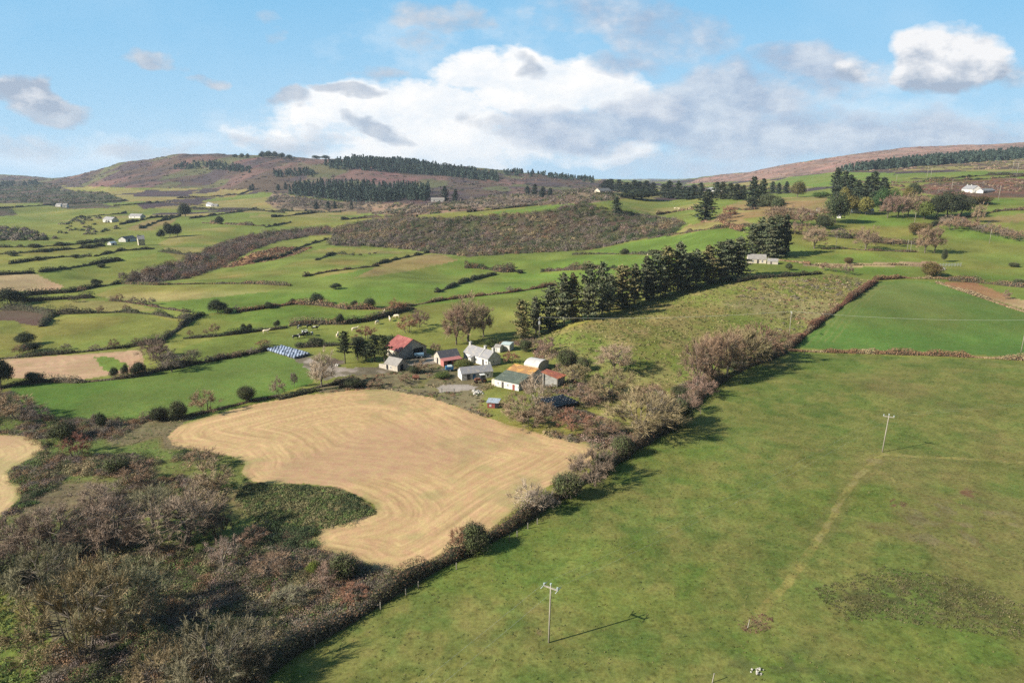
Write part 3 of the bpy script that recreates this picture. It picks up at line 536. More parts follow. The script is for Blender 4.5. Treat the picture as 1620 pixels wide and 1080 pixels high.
# ---- the garden wood around the hidden houses on the right
for i, (x, y, h, w) in enumerate([(1322,318,50,26),(1333,319,45,28),(1345,319,40,28),(1357,320,33,25),(1369,320,39,26),(1381,321,47,30),(1393,322,39,32)]):
    plant('spruce', x, y, h, w, f"tall conifer at the back of the garden wood, {ORD[i]} from the left", 'conifer', group='conifers of the garden wood')
for k, x, y, h, w, lab, t in [
  ('thorn',1322,353,46,34,'big dark evergreen tree casting a long shadow over the bright field',EG),('laurel',1346,338,26,26,'yellow green tree left of the white garden house',EG),('laurel',1369,340,26,26,'yellow green tree right of the white garden house',EG),
  ('laurel',1337,320,22,18,'yellowish tree behind the white garden house',EG),('thorn',1392,335,36,28,'round deep green tree in the middle of the garden wood',(.9,1.3,.9)),('thorn',1410,330,30,26,'mid green tree near the top right of the garden wood',(1.1,1.4,.9)),
  ('thorn',1446,312,22,22,'dark round tree at the upper edge behind the bare grove',EG),('laurel',1436,318,20,18,'yellow green bush at the upper edge of the garden wood',EG),
  ('bare',1404,345,32,24,'pinkish bare tree, first of the bare grove in the garden wood',PINK),('bare',1420,344,34,26,'pinkish bare tree, second of the bare grove in the garden wood',PINK),('bare',1436,343,34,26,'tan bare tree, third of the bare grove in the garden wood',TAN),('bare',1452,342,32,26,'tan bare tree, fourth of the bare grove in the garden wood',TAN),
  ('laurel',1462,347,24,24,'olive green tree at the foot of the bare grove',(.7,.95,.8)),('thorn',1480,344,36,24,'dark evergreen, left of the dark trio below the white house',EGD),('thorn',1498,344,40,34,'tallest dark evergreen of the trio below the white house',EGD),('thorn',1518,341,36,34,'dark evergreen, right of the trio below the white house',EGD),
  ('gorse',1545,322,12,44,'long brown hedge bush beside the white bungalow',EGB),('bare',1546,352,26,18,'slim pale bare tree above the brown hedgerow at right',TAN),
  ('shrub',1500,358,16,26,'purple brown shrub right of the field gate corner',PURP),('shrub',1517,357,16,22,'brown shrub beside the purple one above the hedgerow',BRN),
  ('thorn',1262,312,24,24,'bushy bare-topped tree beside the ridge power poles',EGB),('gorse',1298,313,10,26,'low bright green bush on the ridge pasture',(1.1,1.6,.9)),
  ('bare',1288,393,32,32,'umbrella shaped tan bare tree right of the cottage conifers',TAN),('bare',1369,395,34,32,'rounded tan bare tree on the hedge line of the bright fields',TAN),
  ('bare',1463,400,38,28,'left half of the broad brown bare pair in the bright field',BRN),('bare',1478,400,38,28,'right half of the broad brown bare pair in the bright field',(.9,.74,.64)),
  ('bare',1225,355,28,30,'tan bare tree, leftmost of the thicket above the cottage conifers',TAN),('bare',1245,356,28,34,'tan bare tree in the middle of the thicket above the cottage conifers',(1.0,.85,.72)),('bare',1268,358,28,34,'pinkish bare tree in the thicket above the cottage conifers',PINK),('bare',1292,358,28,34,'brown bare tree, rightmost of the thicket above the cottage conifers',BRN),('thorn',1303,362,22,26,'dark ivy clad tree at the right end of the bare thicket',EG),
  ('gorse',1472,436,20,30,'large dark gorse bush beside the pale sheep pen',EGB),('thorn',1493,414,20,9,'narrow dark bush in the gap above the sheep pen',EG),('gorse',1342,417,10,14,'small round gorse bush on the straw coloured bank',EGB),('gorse',1604,422,7,15,'low dark bush alone in the bright right hand field',EG),('gorse',1612,451,9,18,'dark bush on the right end of the rusty bank',EG),('shrub',1592,473,13,13,'bare pinkish shrub on the orange diagonal bank',PINK),('thorn',1248,427,11,10,'small leaning green tree left of the rough field corner',EG),
  ('gorse',1447,370,18,20,'dark brown thorn clump at the field corner by the pole',EGB),('gorse',1462,366,14,20,'brown thorn clump right of the corner pole',EGB),
  ('shrub',1305,428,12,16,'brown shrub at the top of the rough field, left one',BRN),('shrub',1322,430,13,16,'brown shrub at the top of the rough field, middle one',BRN),('shrub',1340,434,15,18,'grey brown shrub at the top corner of the rough field',PURP),
  ('gorse',1398,524,0,0,'',EG)]:
    if h: plant(k, x, y, h, w, lab, 'tree' if k in ('bare','thorn','laurel') else 'shrub', t)
# ---- trees along the long ditch hedge beside the near meadow
for k, x, y, h, w, lab, t in [
  ('gorse',750,871,44,44,'dark green bush on the near end of the ditch hedge, casting a round shadow',EG),('shrub',728,868,36,32,'reddish bare shrub leaning on the dark green ditch bush',RED),
  ('pale',834,812,52,50,'pale bare thorn tree at the edge of the stubble field',WHT),('shrub',858,810,38,46,'grey brown shrub right of the pale thorn on the ditch hedge',GREY),('gorse',895,788,42,44,'grey green bush in the middle of the ditch hedge',EGG),('willow',936,765,52,66,'dense purple brown bush at the stubble field corner',PURP),('gorse',955,745,34,36,'dark bush right of the purple bush at the stubble corner',EG),
  ('gorse',985,722,34,36,'grey green bush on the bend of the ditch hedge',EGG),('bare',1015,692,72,100,'wide spreading bare tree with olive twigs over the ditch hedge',OLV),('shrub',1050,672,48,60,'grey brown twiggy shrub under the wide bare tree',GREY),('thorn',1072,672,44,40,'dark ivy covered bush right of the wide bare tree',EGG),('gorse',1075,632,22,30,'dark holly bush above the wide bare tree',EGD),
  ('shrub',1088,652,32,40,'pinkish grey shrub on the ditch hedge',PINK),('bare',1102,612,76,46,'tall tan bare tree, first of the tall trio on the ditch',TAN),('bare',1126,604,74,56,'tall tan bare tree, middle of the tall trio on the ditch',(1.1,.88,.72)),('bare',1150,594,66,54,'brown bare tree, last of the tall trio on the ditch',BRN),
  ('willow',1170,582,62,66,'broad olive brown domed tree at the top of the ditch hedge',OLV),('willow',1200,570,54,66,'second domed brown tree nearest the field corner',BRN),('shrub',1110,628,34,44,'pinkish shrub under the tall tan trio',PINK),
  ('bare',972,588,44,54,'pale lichen grey bare tree in the rough field',(1.3,1.15,.98)),('willow',965,627,40,62,'olive brown bush with long shadow left of the wide bare tree',OLV),('shrub',925,640,26,50,'brown thicket bush near the black bales',BRN),('gorse',898,580,30,32,'dark green bush above the red roofed shed',EG),('gorse',920,586,20,20,'small dark green bush right of the one above the red shed',EGG),('willow',910,603,26,40,'olive brown bush right of the red roofed shed',OLV),('gorse',832,556,20,20,'round dark green bush behind the domed shed',EG),('shrub',868,560,26,34,'grey pink shrub on the bank behind the sheds',PINK),('shrub',808,574,18,26,'dark reddish shrub beside the farmhouse gable',RED),
  ('pale',848,652,62,48,'pale bare ash tree in front of the red roofed shed',(1.35,1.25,1.15)),('willow',824,664,36,62,'tan thicket at the foot of the pale ash tree',TAN),('shrub',862,672,34,46,'grey tan shrub right of the pale ash tree',TAN),('shrub',838,676,24,50,'low tan shrub on the stubble edge below the pale ash',TAN),
  ('willow',1030,650,40,60,'brown willow thicket behind the wide bare tree',BRN),('shrub',905,678,28,60,'reddish brown bramble bush on the upper stubble edge',RED),('shrub',948,690,26,60,'brown bramble bush near the stubble corner',BRN),
  ('gorse',1208,590,0,0,'',EG)]:
    if h: plant(k, x, y, h, w, lab, 'tree' if k in ('bare','pale','thorn') else 'shrub', t)
# ---- the wet scrub at lower left
for k, x, y, h, w, lab, t in [
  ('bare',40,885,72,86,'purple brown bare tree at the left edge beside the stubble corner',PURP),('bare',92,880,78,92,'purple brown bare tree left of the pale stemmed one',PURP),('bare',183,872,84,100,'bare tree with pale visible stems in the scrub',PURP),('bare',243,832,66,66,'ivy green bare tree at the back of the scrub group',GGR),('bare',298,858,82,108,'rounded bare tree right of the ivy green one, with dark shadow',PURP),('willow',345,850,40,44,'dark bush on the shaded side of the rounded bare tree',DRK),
  ('pale',354,895,50,42,'small white stemmed birch sapling in the scrub',WHT),('willow',72,942,76,100,'grey green willow left of the large olive willow',GGR),('gorse',18,925,50,56,'dark green bush at the far left edge of the scrub',EG),
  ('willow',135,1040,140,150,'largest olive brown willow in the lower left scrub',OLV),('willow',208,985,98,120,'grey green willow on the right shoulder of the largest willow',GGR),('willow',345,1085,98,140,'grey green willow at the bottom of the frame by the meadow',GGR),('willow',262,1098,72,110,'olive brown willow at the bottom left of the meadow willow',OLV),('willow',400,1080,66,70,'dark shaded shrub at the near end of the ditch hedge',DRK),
  ('shrub',338,780,50,66,'tan grey bush at the notch of the stubble field',TAN),('shrub',322,738,30,54,'brown bush on the bay of the stubble field',BRN),('shrub',122,720,32,54,'reddish brown bush in the upper scrub',RED),('gorse',102,694,26,42,'dark green bush on the upper scrub bank',EG),('gorse',186,748,28,42,'grey green bush in the middle of the upper scrub',EGG),
  ('shrub',30,662,36,70,'brown thicket bush at the left corner of the bright field',BRN),('shrub',58,668,28,40,'grey brown bush right of the corner thicket',GREY),('shrub',-8,650,34,50,'brown thicket bush cut by the left frame edge',BRN),('thorn',162,677,26,14,'slim ivy clad stump tree on the lower edge of the bright field',EG),('bare',152,674,20,10,'thin bare sapling beside the ivy clad stump tree',GREY),
  ('gorse',252,665,24,26,'dark bush left of the twin dark bushes above the stubble',EGD),('gorse',281,662,26,30,'dark green bush, right of the twin above the stubble tip',EG),('shrub',326,652,34,46,'brown grey bush on the hedge above the stubble field',BRN),('gorse',390,634,24,28,'ivy dark bush on the hedge between bright field and stubble',EG),('shrub',440,626,28,24,'purple brown shrub on the hedge above the stubble',PURP),('bare',509,612,50,44,'pale leafless ash by the farm lane corner',WHT),('bare',466,612,24,10,'thin bare sapling beside the farm lane hedge',GREY),
  ('gorse',545,914,42,46,'dark grey green bush at the near stubble corner',EGG),('shrub',520,925,34,46,'pinkish shrub left of the near stubble corner bush',PINK),('gorse',497,905,18,22,'small yellow green bush in the red brambles',(1.8,2.0,.9)),('shrub',455,960,30,60,'grey green bramble mound in the lower scrub',GGR),('shrub',560,950,24,50,'red brown bramble on the ditch end',RED),
  ('shrub',215,765,30,60,'brown low thicket behind the ivy green bare tree',BRN),('shrub',150,800,34,64,'purple brown thicket behind the left bare trees',PURP),('shrub',430,905,30,60,'tan brown thicket above the meadow ditch',BRN),('shrub',400,860,24,50,'brown thicket beside the heath patch',BRN),
  ('shrub',240,940,0,0,'',EG)]:
    if h: plant(k, x, y, h, w, lab, 'tree' if k in ('bare','pale','thorn') else 'shrub', t)
# ---- farmyard and the fields behind it
for k, x, y, h, w, lab, t in [
  ('pine',546,575,50,28,'tall slender pine with a bare trunk beside the farm lane',EG),('pine',566,570,34,26,'pine behind the tall slender one',EGD),('thorn',579,571,30,30,'dark rounded evergreen between the pines and the barn',EGD),('pine',593,572,42,34,'spreading pine left of the red barn',EG),('pine',609,577,46,30,'olive green pine touching the red barn roof',(1.3,1.3,1)),('thorn',622,548,18,24,'dark tree behind the red barn',EG),
  ('shrub',578,537,20,36,'round red brown bush in the cattle field',RED),('gorse',566,542,9,22,'low dark bush left of the red brown bush in the cattle field',EGD),('gorse',606,538,8,18,'low dark bush right of the red brown bush in the cattle field',EGD),('gorse',498,546,11,26,'dark bush on the bank by the cattle feeder',EGD),('gorse',474,549,7,16,'small dark bush on the bank near the pale bale stack',EG),('shrub',416,548,10,20,'reddish bush at the top end of the pale bale stack',RED),
  ('shrub',645,526,24,36,'reddish brown thorn bush left of the big bare tree',RED),('shrub',662,518,26,34,'grey pink thorn bush left of the big bare tree',PINK),('shrub',628,494,20,24,'reddish thorn with a dark base on the upper bank',RED),('bare',740,540,68,58,'big round crowned bare tree above the farmyard',TAN),('bare',722,545,58,40,'bare tree with a tall dark trunk left of the big round one',(1.0,.82,.7)),('bare',765,533,48,32,'bare tree right of the big round one',TAN),
  ('shrub',640,606,14,20,'low brown bush in front of the stone shed',BRN),('shrub',668,588,18,26,'brown bare bush in front of the outbuilding',BRN),('gorse',655,590,13,20,'dark bush on the shaded yard bank',EGD),('gorse',735,583,14,30,'low olive bush in front of the farmhouse wall',(1.5,1.4,.9)),('gorse',700,597,9,26,'green bush below the blue trailer',(1.3,1.5,.9)),('gorse',560,612,16,30,'dark clipped bush where the lane meets the stubble',EGD),('shrub',595,612,12,26,'brown thorn on the lane bank',BRN),('shrub',690,558,14,20,'bare pinkish bush behind the outbuilding',PINK),('gorse',776,549,12,20,'green bush behind the farmhouse roof',(1,1.3,.9)),
  ('thorn',345,495,21,28,'dark windswept thorn tree alone on the field bank',EGD),('gorse',362,496,10,16,'low dark bush beside the windswept thorn',EGD),('shrub',375,493,10,12,'small bare shrub right of the windswept thorn',GREY),('thorn',425,488,11,11,'small thorn tree on the red bank left of the round one',EG),('thorn',464,480,8,10,'tiny thorn tree on the red bank',EG),('thorn',502,481,18,19,'round dark thorn tree on the red bank',EGD),('thorn',538,513,17,13,'dark lollipop shaped tree on the middle bank',EGD),('shrub',530,512,10,14,'brown shrub leaning on the lollipop shaped tree',RED),('thorn',561,485,10,12,'small leaning thorn on the red bank',EG),('thorn',585,487,16,20,'dark thorn bush right of the leaning one on the red bank',EGG),('thorn',439,518,12,10,'small palm shaped thorn on the middle bank',EG),('thorn',386,525,13,10,'left dark bush of the twin on the middle bank',EGD),('thorn',395,524,12,10,'right dark bush of the twin on the middle bank',EGD),('shrub',340,528,15,18,'brown shrub at the left of the middle bank',BRN),('shrub',325,530,9,10,'small brown shrub left of the brown one on the middle bank',BRN),('shrub',301,532,10,10,'lone brown shrub near the hedge junction',BRN),('thorn',531,457,9,17,'dark windswept bush on the green hill',EGD),
  ('bare',304,576,24,26,'grey green ivy tree where two hedges meet',GGR),('bare',242,566,32,34,'purple bare tree, upper left of the thicket by the small stubble',PURP),('bare',258,580,34,36,'purple brown bare tree in the middle of the thicket by the small stubble',PURP),('bare',272,588,30,34,'grey bare tree at the lower end of the thicket by the small stubble',GREY),
  ('shrub',180,552,15,17,'round reddish bare shrub above the small stubble field',BRN),('shrub',161,495,11,14,'round bare shrub on the upper hedge, left one',BRN),('shrub',200,491,9,13,'round bare shrub on the upper hedge, right one',BRN),('thorn',42,545,20,26,'dark thorn clump left of the lime green field',EGD),('thorn',50,556,15,30,'dark lower thorn clump at the corner of the lime green field',EGD),('thorn',53,605,18,24,'dark bush at the left end of the small stubble',EG),('thorn',181,597,16,14,'squat ivy bush on the hedge below the small stubble',EG),('thorn',199,596,21,11,'tall ivy post tree on the hedge below the small stubble',EG),('thorn',219,594,22,23,'dark spreading tree on the hedge below the small stubble',EGD),('thorn',2,612,46,34,'dark tree cut by the left edge with long shadows on the stubble',EGD),
  ('shrub',118,478,10,17,'round dark shrub on the pale field hedge',DRK),('shrub',190,477,12,15,'round bare shrub left of the grey trio',BRN),('shrub',212,480,10,14,'left shrub of the grey trio under the pale field',GREY),('shrub',226,482,10,15,'middle shrub of the grey trio under the pale field',GREY),('shrub',240,482,11,14,'right shrub of the grey trio under the pale field',GREY),('thorn',18,481,25,44,'large dark thorn thicket at the left edge below the fawn field',EGD),('shrub',130,462,9,12,'small brown shrub on the fawn field hedge',BRN),('thorn',152,452,11,16,'dark bush at the end of the fawn field hedge',EGD),
  ('thorn',293,343,20,21,'round dark tree standing alone in the far green fields',EGD),('thorn',348,355,13,12,'smaller dark tree alone right of the far round one',EGD),('thorn',255,377,14,12,'left dark tree of the trio beside the far farmhouse',EGD),('thorn',268,375,23,17,'tallest dark tree of the trio beside the far farmhouse',EGD),('thorn',281,374,20,15,'right dark tree of the trio beside the far farmhouse',EGD),
  ('bare',196,447,17,13,'slim grey tree at the left tip of the gully wood',GREY),('bare',214,446,19,15,'grey tree second from the left tip of the gully wood',GREY),('bare',237,444,20,20,'brown tree third from the left tip of the gully wood',BRN),
  ('shrub',805,424,8,14,'dark bush at the bend of the middle hedge',DRK),('gorse',822,432,6,12,'dark low bush right of the hedge bend',EGD),('shrub',807,462,9,14,'lone bare shrub left of the shelterbelt',GREY),('shrub',570,478,0,0,'',EG),
  ('gorse',988,402,8,14,'dark bush on the hedge under the bright upper field, left one',EGD),('gorse',1056,403,9,12,'dark bush on the hedge under the bright upper field, right one',EGD),('bare',1155,345,16,22,'brown shrubby tree right of the broad lone spruce',RED),('bare',1145,352,14,22,'brown thorn in the gap below the broad lone spruce',BRN)]:
    if h: plant(k, x, y, h, w, lab, 'tree' if k in ('bare','pale','thorn','pine') else 'shrub', t)

for i, (x, y, h, w) in enumerate([(1505,364,17,28),(1524,362,15,26),(1540,365,18,30),(1557,369,15,26),(1574,373,17,28),(1592,377,15,28),(1612,381,17,30)]):
    plant('shrub', x, y, h, w, f"brown shrub in the thick right hand hedgerow, {ORD[i]} from the left", 'shrub', (BRN, PURP, BRN, GREY)[i % 4], group='shrubs of the right hand hedgerow')
for i, (x, y, h, w) in enumerate([(1212,364,16,26),(1232,366,14,26),(1252,369,16,28),(1274,370,15,28),(1292,372,14,26)]):
    plant('shrub', x, y, h, w, f"low brown shrub at the foot of the bare thicket, {ORD[i]} from the left", 'shrub', (BRN, TAN, PINK)[i % 3], group='low shrubs under the bare thicket')
for i, (x, y, h, w) in enumerate([(1325,374,12,26),(1350,376,12,26),(1384,384,11,24),(1412,388,11,26)]):
    plant('shrub', x, y, h, w, f"grey brown shrub on the hedge below the garden wood, {ORD[i]} from the left", 'shrub', (PURP, BRN)[i % 2], group='shrubs below the garden wood')
for i, (x, y, h, w) in enumerate([(35,560,14,24),(105,553,9,16),(150,553,8,14),(215,545,10,16),(330,573,10,18),(350,568,9,14),(375,565,9,16),(400,560,10,18)]):
    plant('shrub', x, y, h, w, f"small brown hedge shrub on the left middle fields, {ORD[i]} from the left", 'shrub', (BRN, GREY, PURP)[i % 3], group='hedge shrubs of the left middle fields')
for i, (x, y, h, w) in enumerate([(55,392,7,16),(95,389,6,14),(130,388,8,16),(165,384,8,14),(20,405,6,14),(70,399,6,14),(140,393,7,14),(60,412,6,12),(120,408,6,12),(160,423,6,12),(185,413,6,12)]):
    plant('gorse', x, y, h, w, f"far dark hedge bush in the far left fields, {ORD[i]} in order down the slope", 'shrub', EG, group='hedge bushes of the far left fields')
# ---- far silhouettes on the left hill
for i, (x, y, h, w) in enumerate([(372,250,6,8),(383,250,7,8),(392,251,8,6),(415,250,10,10),(425,250,11,12),(436,250,10,10),(446,251,9,10),(458,251,6,10),(500,252,6,14),(515,252,6,14)]):
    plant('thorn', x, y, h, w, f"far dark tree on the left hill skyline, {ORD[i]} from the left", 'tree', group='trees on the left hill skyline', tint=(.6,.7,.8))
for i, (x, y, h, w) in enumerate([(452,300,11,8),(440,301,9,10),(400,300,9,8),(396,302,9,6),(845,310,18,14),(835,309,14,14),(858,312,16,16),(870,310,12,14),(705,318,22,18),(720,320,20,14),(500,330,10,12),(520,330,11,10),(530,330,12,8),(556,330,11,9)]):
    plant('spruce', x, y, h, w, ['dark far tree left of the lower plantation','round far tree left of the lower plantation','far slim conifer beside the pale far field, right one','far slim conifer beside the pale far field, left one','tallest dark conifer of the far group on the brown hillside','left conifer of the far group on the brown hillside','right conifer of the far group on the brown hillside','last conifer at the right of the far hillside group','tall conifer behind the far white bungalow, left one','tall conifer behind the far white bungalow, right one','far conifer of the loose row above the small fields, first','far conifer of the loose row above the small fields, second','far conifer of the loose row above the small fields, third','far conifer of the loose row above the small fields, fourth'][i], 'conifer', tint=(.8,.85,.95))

# ------------------------------------------------------------------ scrub, woods and tussocks nobody could count
def scatter(poly, n, excl=(), rows=None):
    pw = wpoly(poly); lo = pw.min(0); hi = pw.max(0); out = np.zeros((0, 2)); ex = [wpoly(e) for e in excl]
    while len(out) < n:
        q = RNG.uniform(lo, hi, (n * 3, 2)); k = pip(q[:, 0], q[:, 1], pw)
        for e in ex: k &= ~pip(q[:, 0], q[:, 1], e)
        q = q[k]; 
        if len(q) == 0: break
        out = np.concatenate([out, q])
    return out[:n]
def mounds(q, rad, hgt, n, size, cols, seed, nsc=14, up=.35, tw=.0, twl=(.4, .9), tww=.018):
    """low domes of leaves/twigs with colours drawn from a palette by drifting noise"""
    k = len(q); R = RNG.uniform(*rad, k); Hh = R * RNG.uniform(*hgt, k); z = T(q[:, 0], q[:, 1]); d = rdir(k * n).reshape(k, n, 3); d[..., 2] = np.abs(d[..., 2])
    f = RNG.uniform(.35, 1.08, (k, n, 1)) ** .6; pos = d * f * np.stack([R, R, Hh], 1)[:, None]; pos = pos + np.stack([q[:, 0], q[:, 1], z], 1)[:, None]
    cols = np.array(cols); t = fbm(q[:, 0], q[:, 1], nsc, seed, 3); ci = np.clip(((t - .25) / .5 * len(cols) + RNG.normal(size=k) * 1.15).astype(int), 0, len(cols) - 1)
    cc = cols[ci] * RNG.uniform(.62, 1.3, (k, 1)); cc = np.repeat(cc, n, 0) * RNG.uniform(.86, 1.15, (k * n, 1))
    pos = pos.reshape(-1, 3); dd = d.reshape(-1, 3) + np.array([0, 0, up]); isT = RNG.random(k * n) < tw
    V = leafs(pos[~isT], size, RNG, dd[~isT], .35); Cc = np.repeat(cc[~isT], 3, 0)
    if isT.any():
        V = np.concatenate([V, twigs(pos[isT], dd[isT] + np.array([0, 0, .5]) + RNG.normal(size=(isT.sum(), 3)) * .5, RNG.uniform(*twl, isT.sum()), tww, RNG, dd[isT])]); Cc = np.concatenate([Cc, np.repeat(cc[isT] * 1.1, 3, 0)])
    return V, Cc
def stuff(name, parts, label, cat):
    V = np.concatenate([p[0] for p in parts]); Cc = np.concatenate([p[1] for p in parts]); o = link(name, tri_mesh(name, V, Cc), FOL); tag(o, label, cat, kind='stuff'); return o
RUSTC=(.200,.118,.072); OLC=(.120,.116,.055); STR=(.27,.21,.12); DGC=(.052,.070,.032); GBR=(.160,.132,.102); PRP=(.150,.115,.105); GRN=(.100,.140,.042); PNK=(.225,.150,.122)
SH = lambda c, f: tuple(v * f for v in c)
SNC = [STR, GRN, OLC, RUSTC, GBR, PRP, RUSTC, OLC, GRN, DGC]
q = scatter(SCRUB_NEAR, 4600, [HEATH, WETGRASS]); q = q[fbm(q[:, 0], q[:, 1], 12, 20, 3) < .585]
lowscr = scatter([(380,860),(580,890),(640,912),(560,972),(470,1018),(395,1072),(330,1100),(280,1000)], 420)
redscr = scatter([(470,880),(560,885),(610,912),(540,960),(470,960)], 170)
stuff('scrub_undergrowth', [mounds(q, (.6, 1.8), (.45, .85), 200, .14, SNC, 201, 13, tw=.35), mounds(scatter(SCRUB_NEAR, 3500, [HEATH, WETGRASS]), (.25, .6), (.5, .9), 16, .17, [STR, OLC, GRN, STR, GBR], 206, 9, tw=.7, twl=(.35, .8)), mounds(lowscr, (.7, 1.8), (.5, .9), 230, .14, [GBR, OLC, PNK, GBR, OLC, DGC], 202, 8, tw=.3), mounds(redscr, (.6, 1.3), (.5, .9), 200, .13, [PNK, RUSTC, PNK, STR], 203, 8, tw=.4),
   mounds(scatter(HEATH, 1500), (.35, .8), (.4, .7), 40, .17, [DGC, OLC, (.12,.125,.05), GRN, (.17,.15,.075)], 204, 5, tw=.5, twl=(.3, .6)), mounds(scatter(WETGRASS, 900), (.3, .8), (.4, .7), 26, .2, [GRN, (.13,.15,.04), GRN, STR], 205, 6, tw=.6, twl=(.4, .8))],
   'tangled brown brambles, bracken and reeds covering the wet hollow at lower left', 'scrub')
fq = scatter(FARM, 1900, [YARD, SLAB, [(606,560),(640,535),(680,560),(640,572)], [(725,560),(750,535),(800,560),(800,580),(770,585)], [(728,605),(728,590),(785,585),(830,575),(900,590),(890,604),(822,622),(780,612)], [(865,640),(880,620),(925,632),(918,646),(880,650)], [(765,650),(765,630),(796,630),(796,648)]])
kk = fbm(fq[:, 0], fq[:, 1], 14, 19, 3) < .56; yy_ = fq[:, 0] > -8
stuff('bramble_bank', [mounds(fq[kk & yy_], (.7, 1.8), (.5, .85), 70, .27, [STR, GBR, RUSTC, PNK, GBR, OLC, RUSTC, DGC], 211, 11, tw=.3), mounds(fq[kk & ~yy_][::2], (.4, 1.0), (.35, .6), 44, .22, [STR, GRN, OLC, GBR, GRN, RUSTC], 212, 11, tw=.3)],
   'brown brambles and bracken filling the bank around the farm sheds', 'scrub')
stuff('rough_grass', [mounds(scatter(ROUGH, 3600), (.35, 1.0), (.2, .42), 20, .34, [(.22,.195,.085), (.12,.145,.04), (.16,.165,.052), (.13,.15,.045), (.19,.165,.07)], 221, 9, tw=.4, twl=(.5, .9)),
   mounds(scatter([(1150,470),(1200,448),(1320,434),(1375,445),(1330,478),(1260,535),(1240,545),(1190,520),(1230,490),(1190,480)], 260), (.6, 1.5), (.4, .7), 50, .34, [GBR, STR, RUSTC, OLC], 222, 10, tw=.3)], 'coarse straw coloured tussocks of the rough sloping field', 'rough grass')
stuff('rush_tussocks', [mounds(scatter(RUSH, 1500), (.16, .42), (.4, .8), 12, .15, [(.085,.09,.036), (.12,.105,.055), (.09,.11,.038), (.14,.125,.06)], 231, 6, tw=.7, twl=(.25, .5), tww=.02),
   mounds(scatter([(1165,985),(1195,970),(1232,973),(1212,1000),(1180,1003)], 110), (.12, .3), (.4, .8), 10, .12, [(.19,.10,.075), (.15,.09,.06), (.17,.12,.07)], 232, 4, tw=.6, twl=(.25, .5)),
   mounds(scatter(MEADOW[:14] + [(1620,572),(1700,1180),(330,1180)], 4200), (.12, .34), (.3, .6), 7, .14, [(.07,.10,.03), (.10,.12,.04), (.14,.13,.05)], 233, 20, tw=.5, twl=(.18, .35))], 'dark rushes and weed tufts in the near meadow', 'rushes')
stuff('heath_scrub', [mounds(scatter([(1425,301),(1480,290),(1600,284),(1680,284),(1680,300),(1560,306),(1480,306)], 320), (1.2, 3.2), (.3, .6), 40, .9, [GBR, OLC, PNK, RUSTC, STR, OLC], 281, 25, tw=.3, twl=(.8, 1.6), tww=.06), mounds(scatter(HEATHR, 420), (2, 5), (.3, .5), 36, 1.4, [GBR, OLC, PNK, (.13,.14,.05), STR], 282, 60)], 'brown heath and gorse on the high pastures around the white house', 'heath')
stuff('hillside_scrub', [mounds(scatter(HILLSCRUB, 2600), (1.3, 4.2), (.55, 1.0), 110, .55, [SH(STR,.8), SH(RUSTC,.8), SH(GBR,.9), OLC, PRP, SH(GBR,.8), DGC, OLC, DGC], 241, 30, tw=.35, twl=(.9, 1.8), tww=.06), mounds(scatter(HILLSCRUB, 420), (2.2, 4.6), (.9, 1.4), 160, .55, [GBR, PRP, DGC, OLC, DGC, PNK], 242, 22, tw=.5, twl=(1, 2.2), tww=.06)], 'dense brown scrub and gorse clothing the far bank', 'scrub')
gq = scatter(GULLY, 620); stuff('gully_wood', [mounds(gq, (1.8, 4.4), (.9, 1.35), 190, .48, [GBR, PRP, PRP, RUSTC, GBR, DGC, GBR], 251, 26, tw=.6, twl=(.9, 1.8), tww=.05), mounds(scatter(BRACKEN2, 400), (.6, 1.5), (.4, .7), 30, .6, [RUSTC, (.2,.11,.06), RUSTC, STR], 252, 20)], 'leafless brown wood winding along the gully', 'wood')
stuff('valley_scrub', [mounds(scatter(FARBAND, 1100), (2.2, 5.5), (.7, 1.1), 55, 1.3, [GBR, (.15,.125,.11), GBR, OLC, DGC, (.17,.14,.12)], 261, 60, tw=.45, twl=(1.5, 3), tww=.1), mounds(scatter(LEFTSCRUB, 1500), (2.2, 5.0), (.7, 1.1), 50, 1.3, [DGC, GBR, PRP, DGC, OLC, DGC], 262, 60, tw=.35, twl=(1.5, 3), tww=.1),
   mounds(scatter([(90,372),(100,350),(130,343),(190,345),(200,352),(180,370),(120,382)], 60), (2, 4), (.7, 1), 50, 1.2, [DGC, GBR, OLC], 263, 40), mounds(scatter([(-60,364),(0,360),(40,362),(60,372),(100,378),(60,381),(-60,381)], 220), (2, 4.5), (.8, 1.2), 60, 1.1, [DGC, PRP, DGC, GBR], 264, 40)], 'grey bare thickets scattered through the far valley', 'scrub')
mq = scatter(MOORL, 1500); mq = mq[(mq[:, 1] > 1250)]
stuff('moorland_scrub', [mounds(mq, (2.5, 7), (.25, .5), 26, 2.2, [(.13,.080,.065), (.10,.070,.066), (.085,.066,.064), (.075,.07,.052), (.05,.058,.045)], 271, 120), mounds(scatter(MOORR, 700), (2.5, 7), (.2, .4), 22, 2.2, [(.26,.15,.11), (.20,.12,.09), (.15,.11,.09)], 272, 90)], 'heather and gorse patches on the brown hills', 'heath')
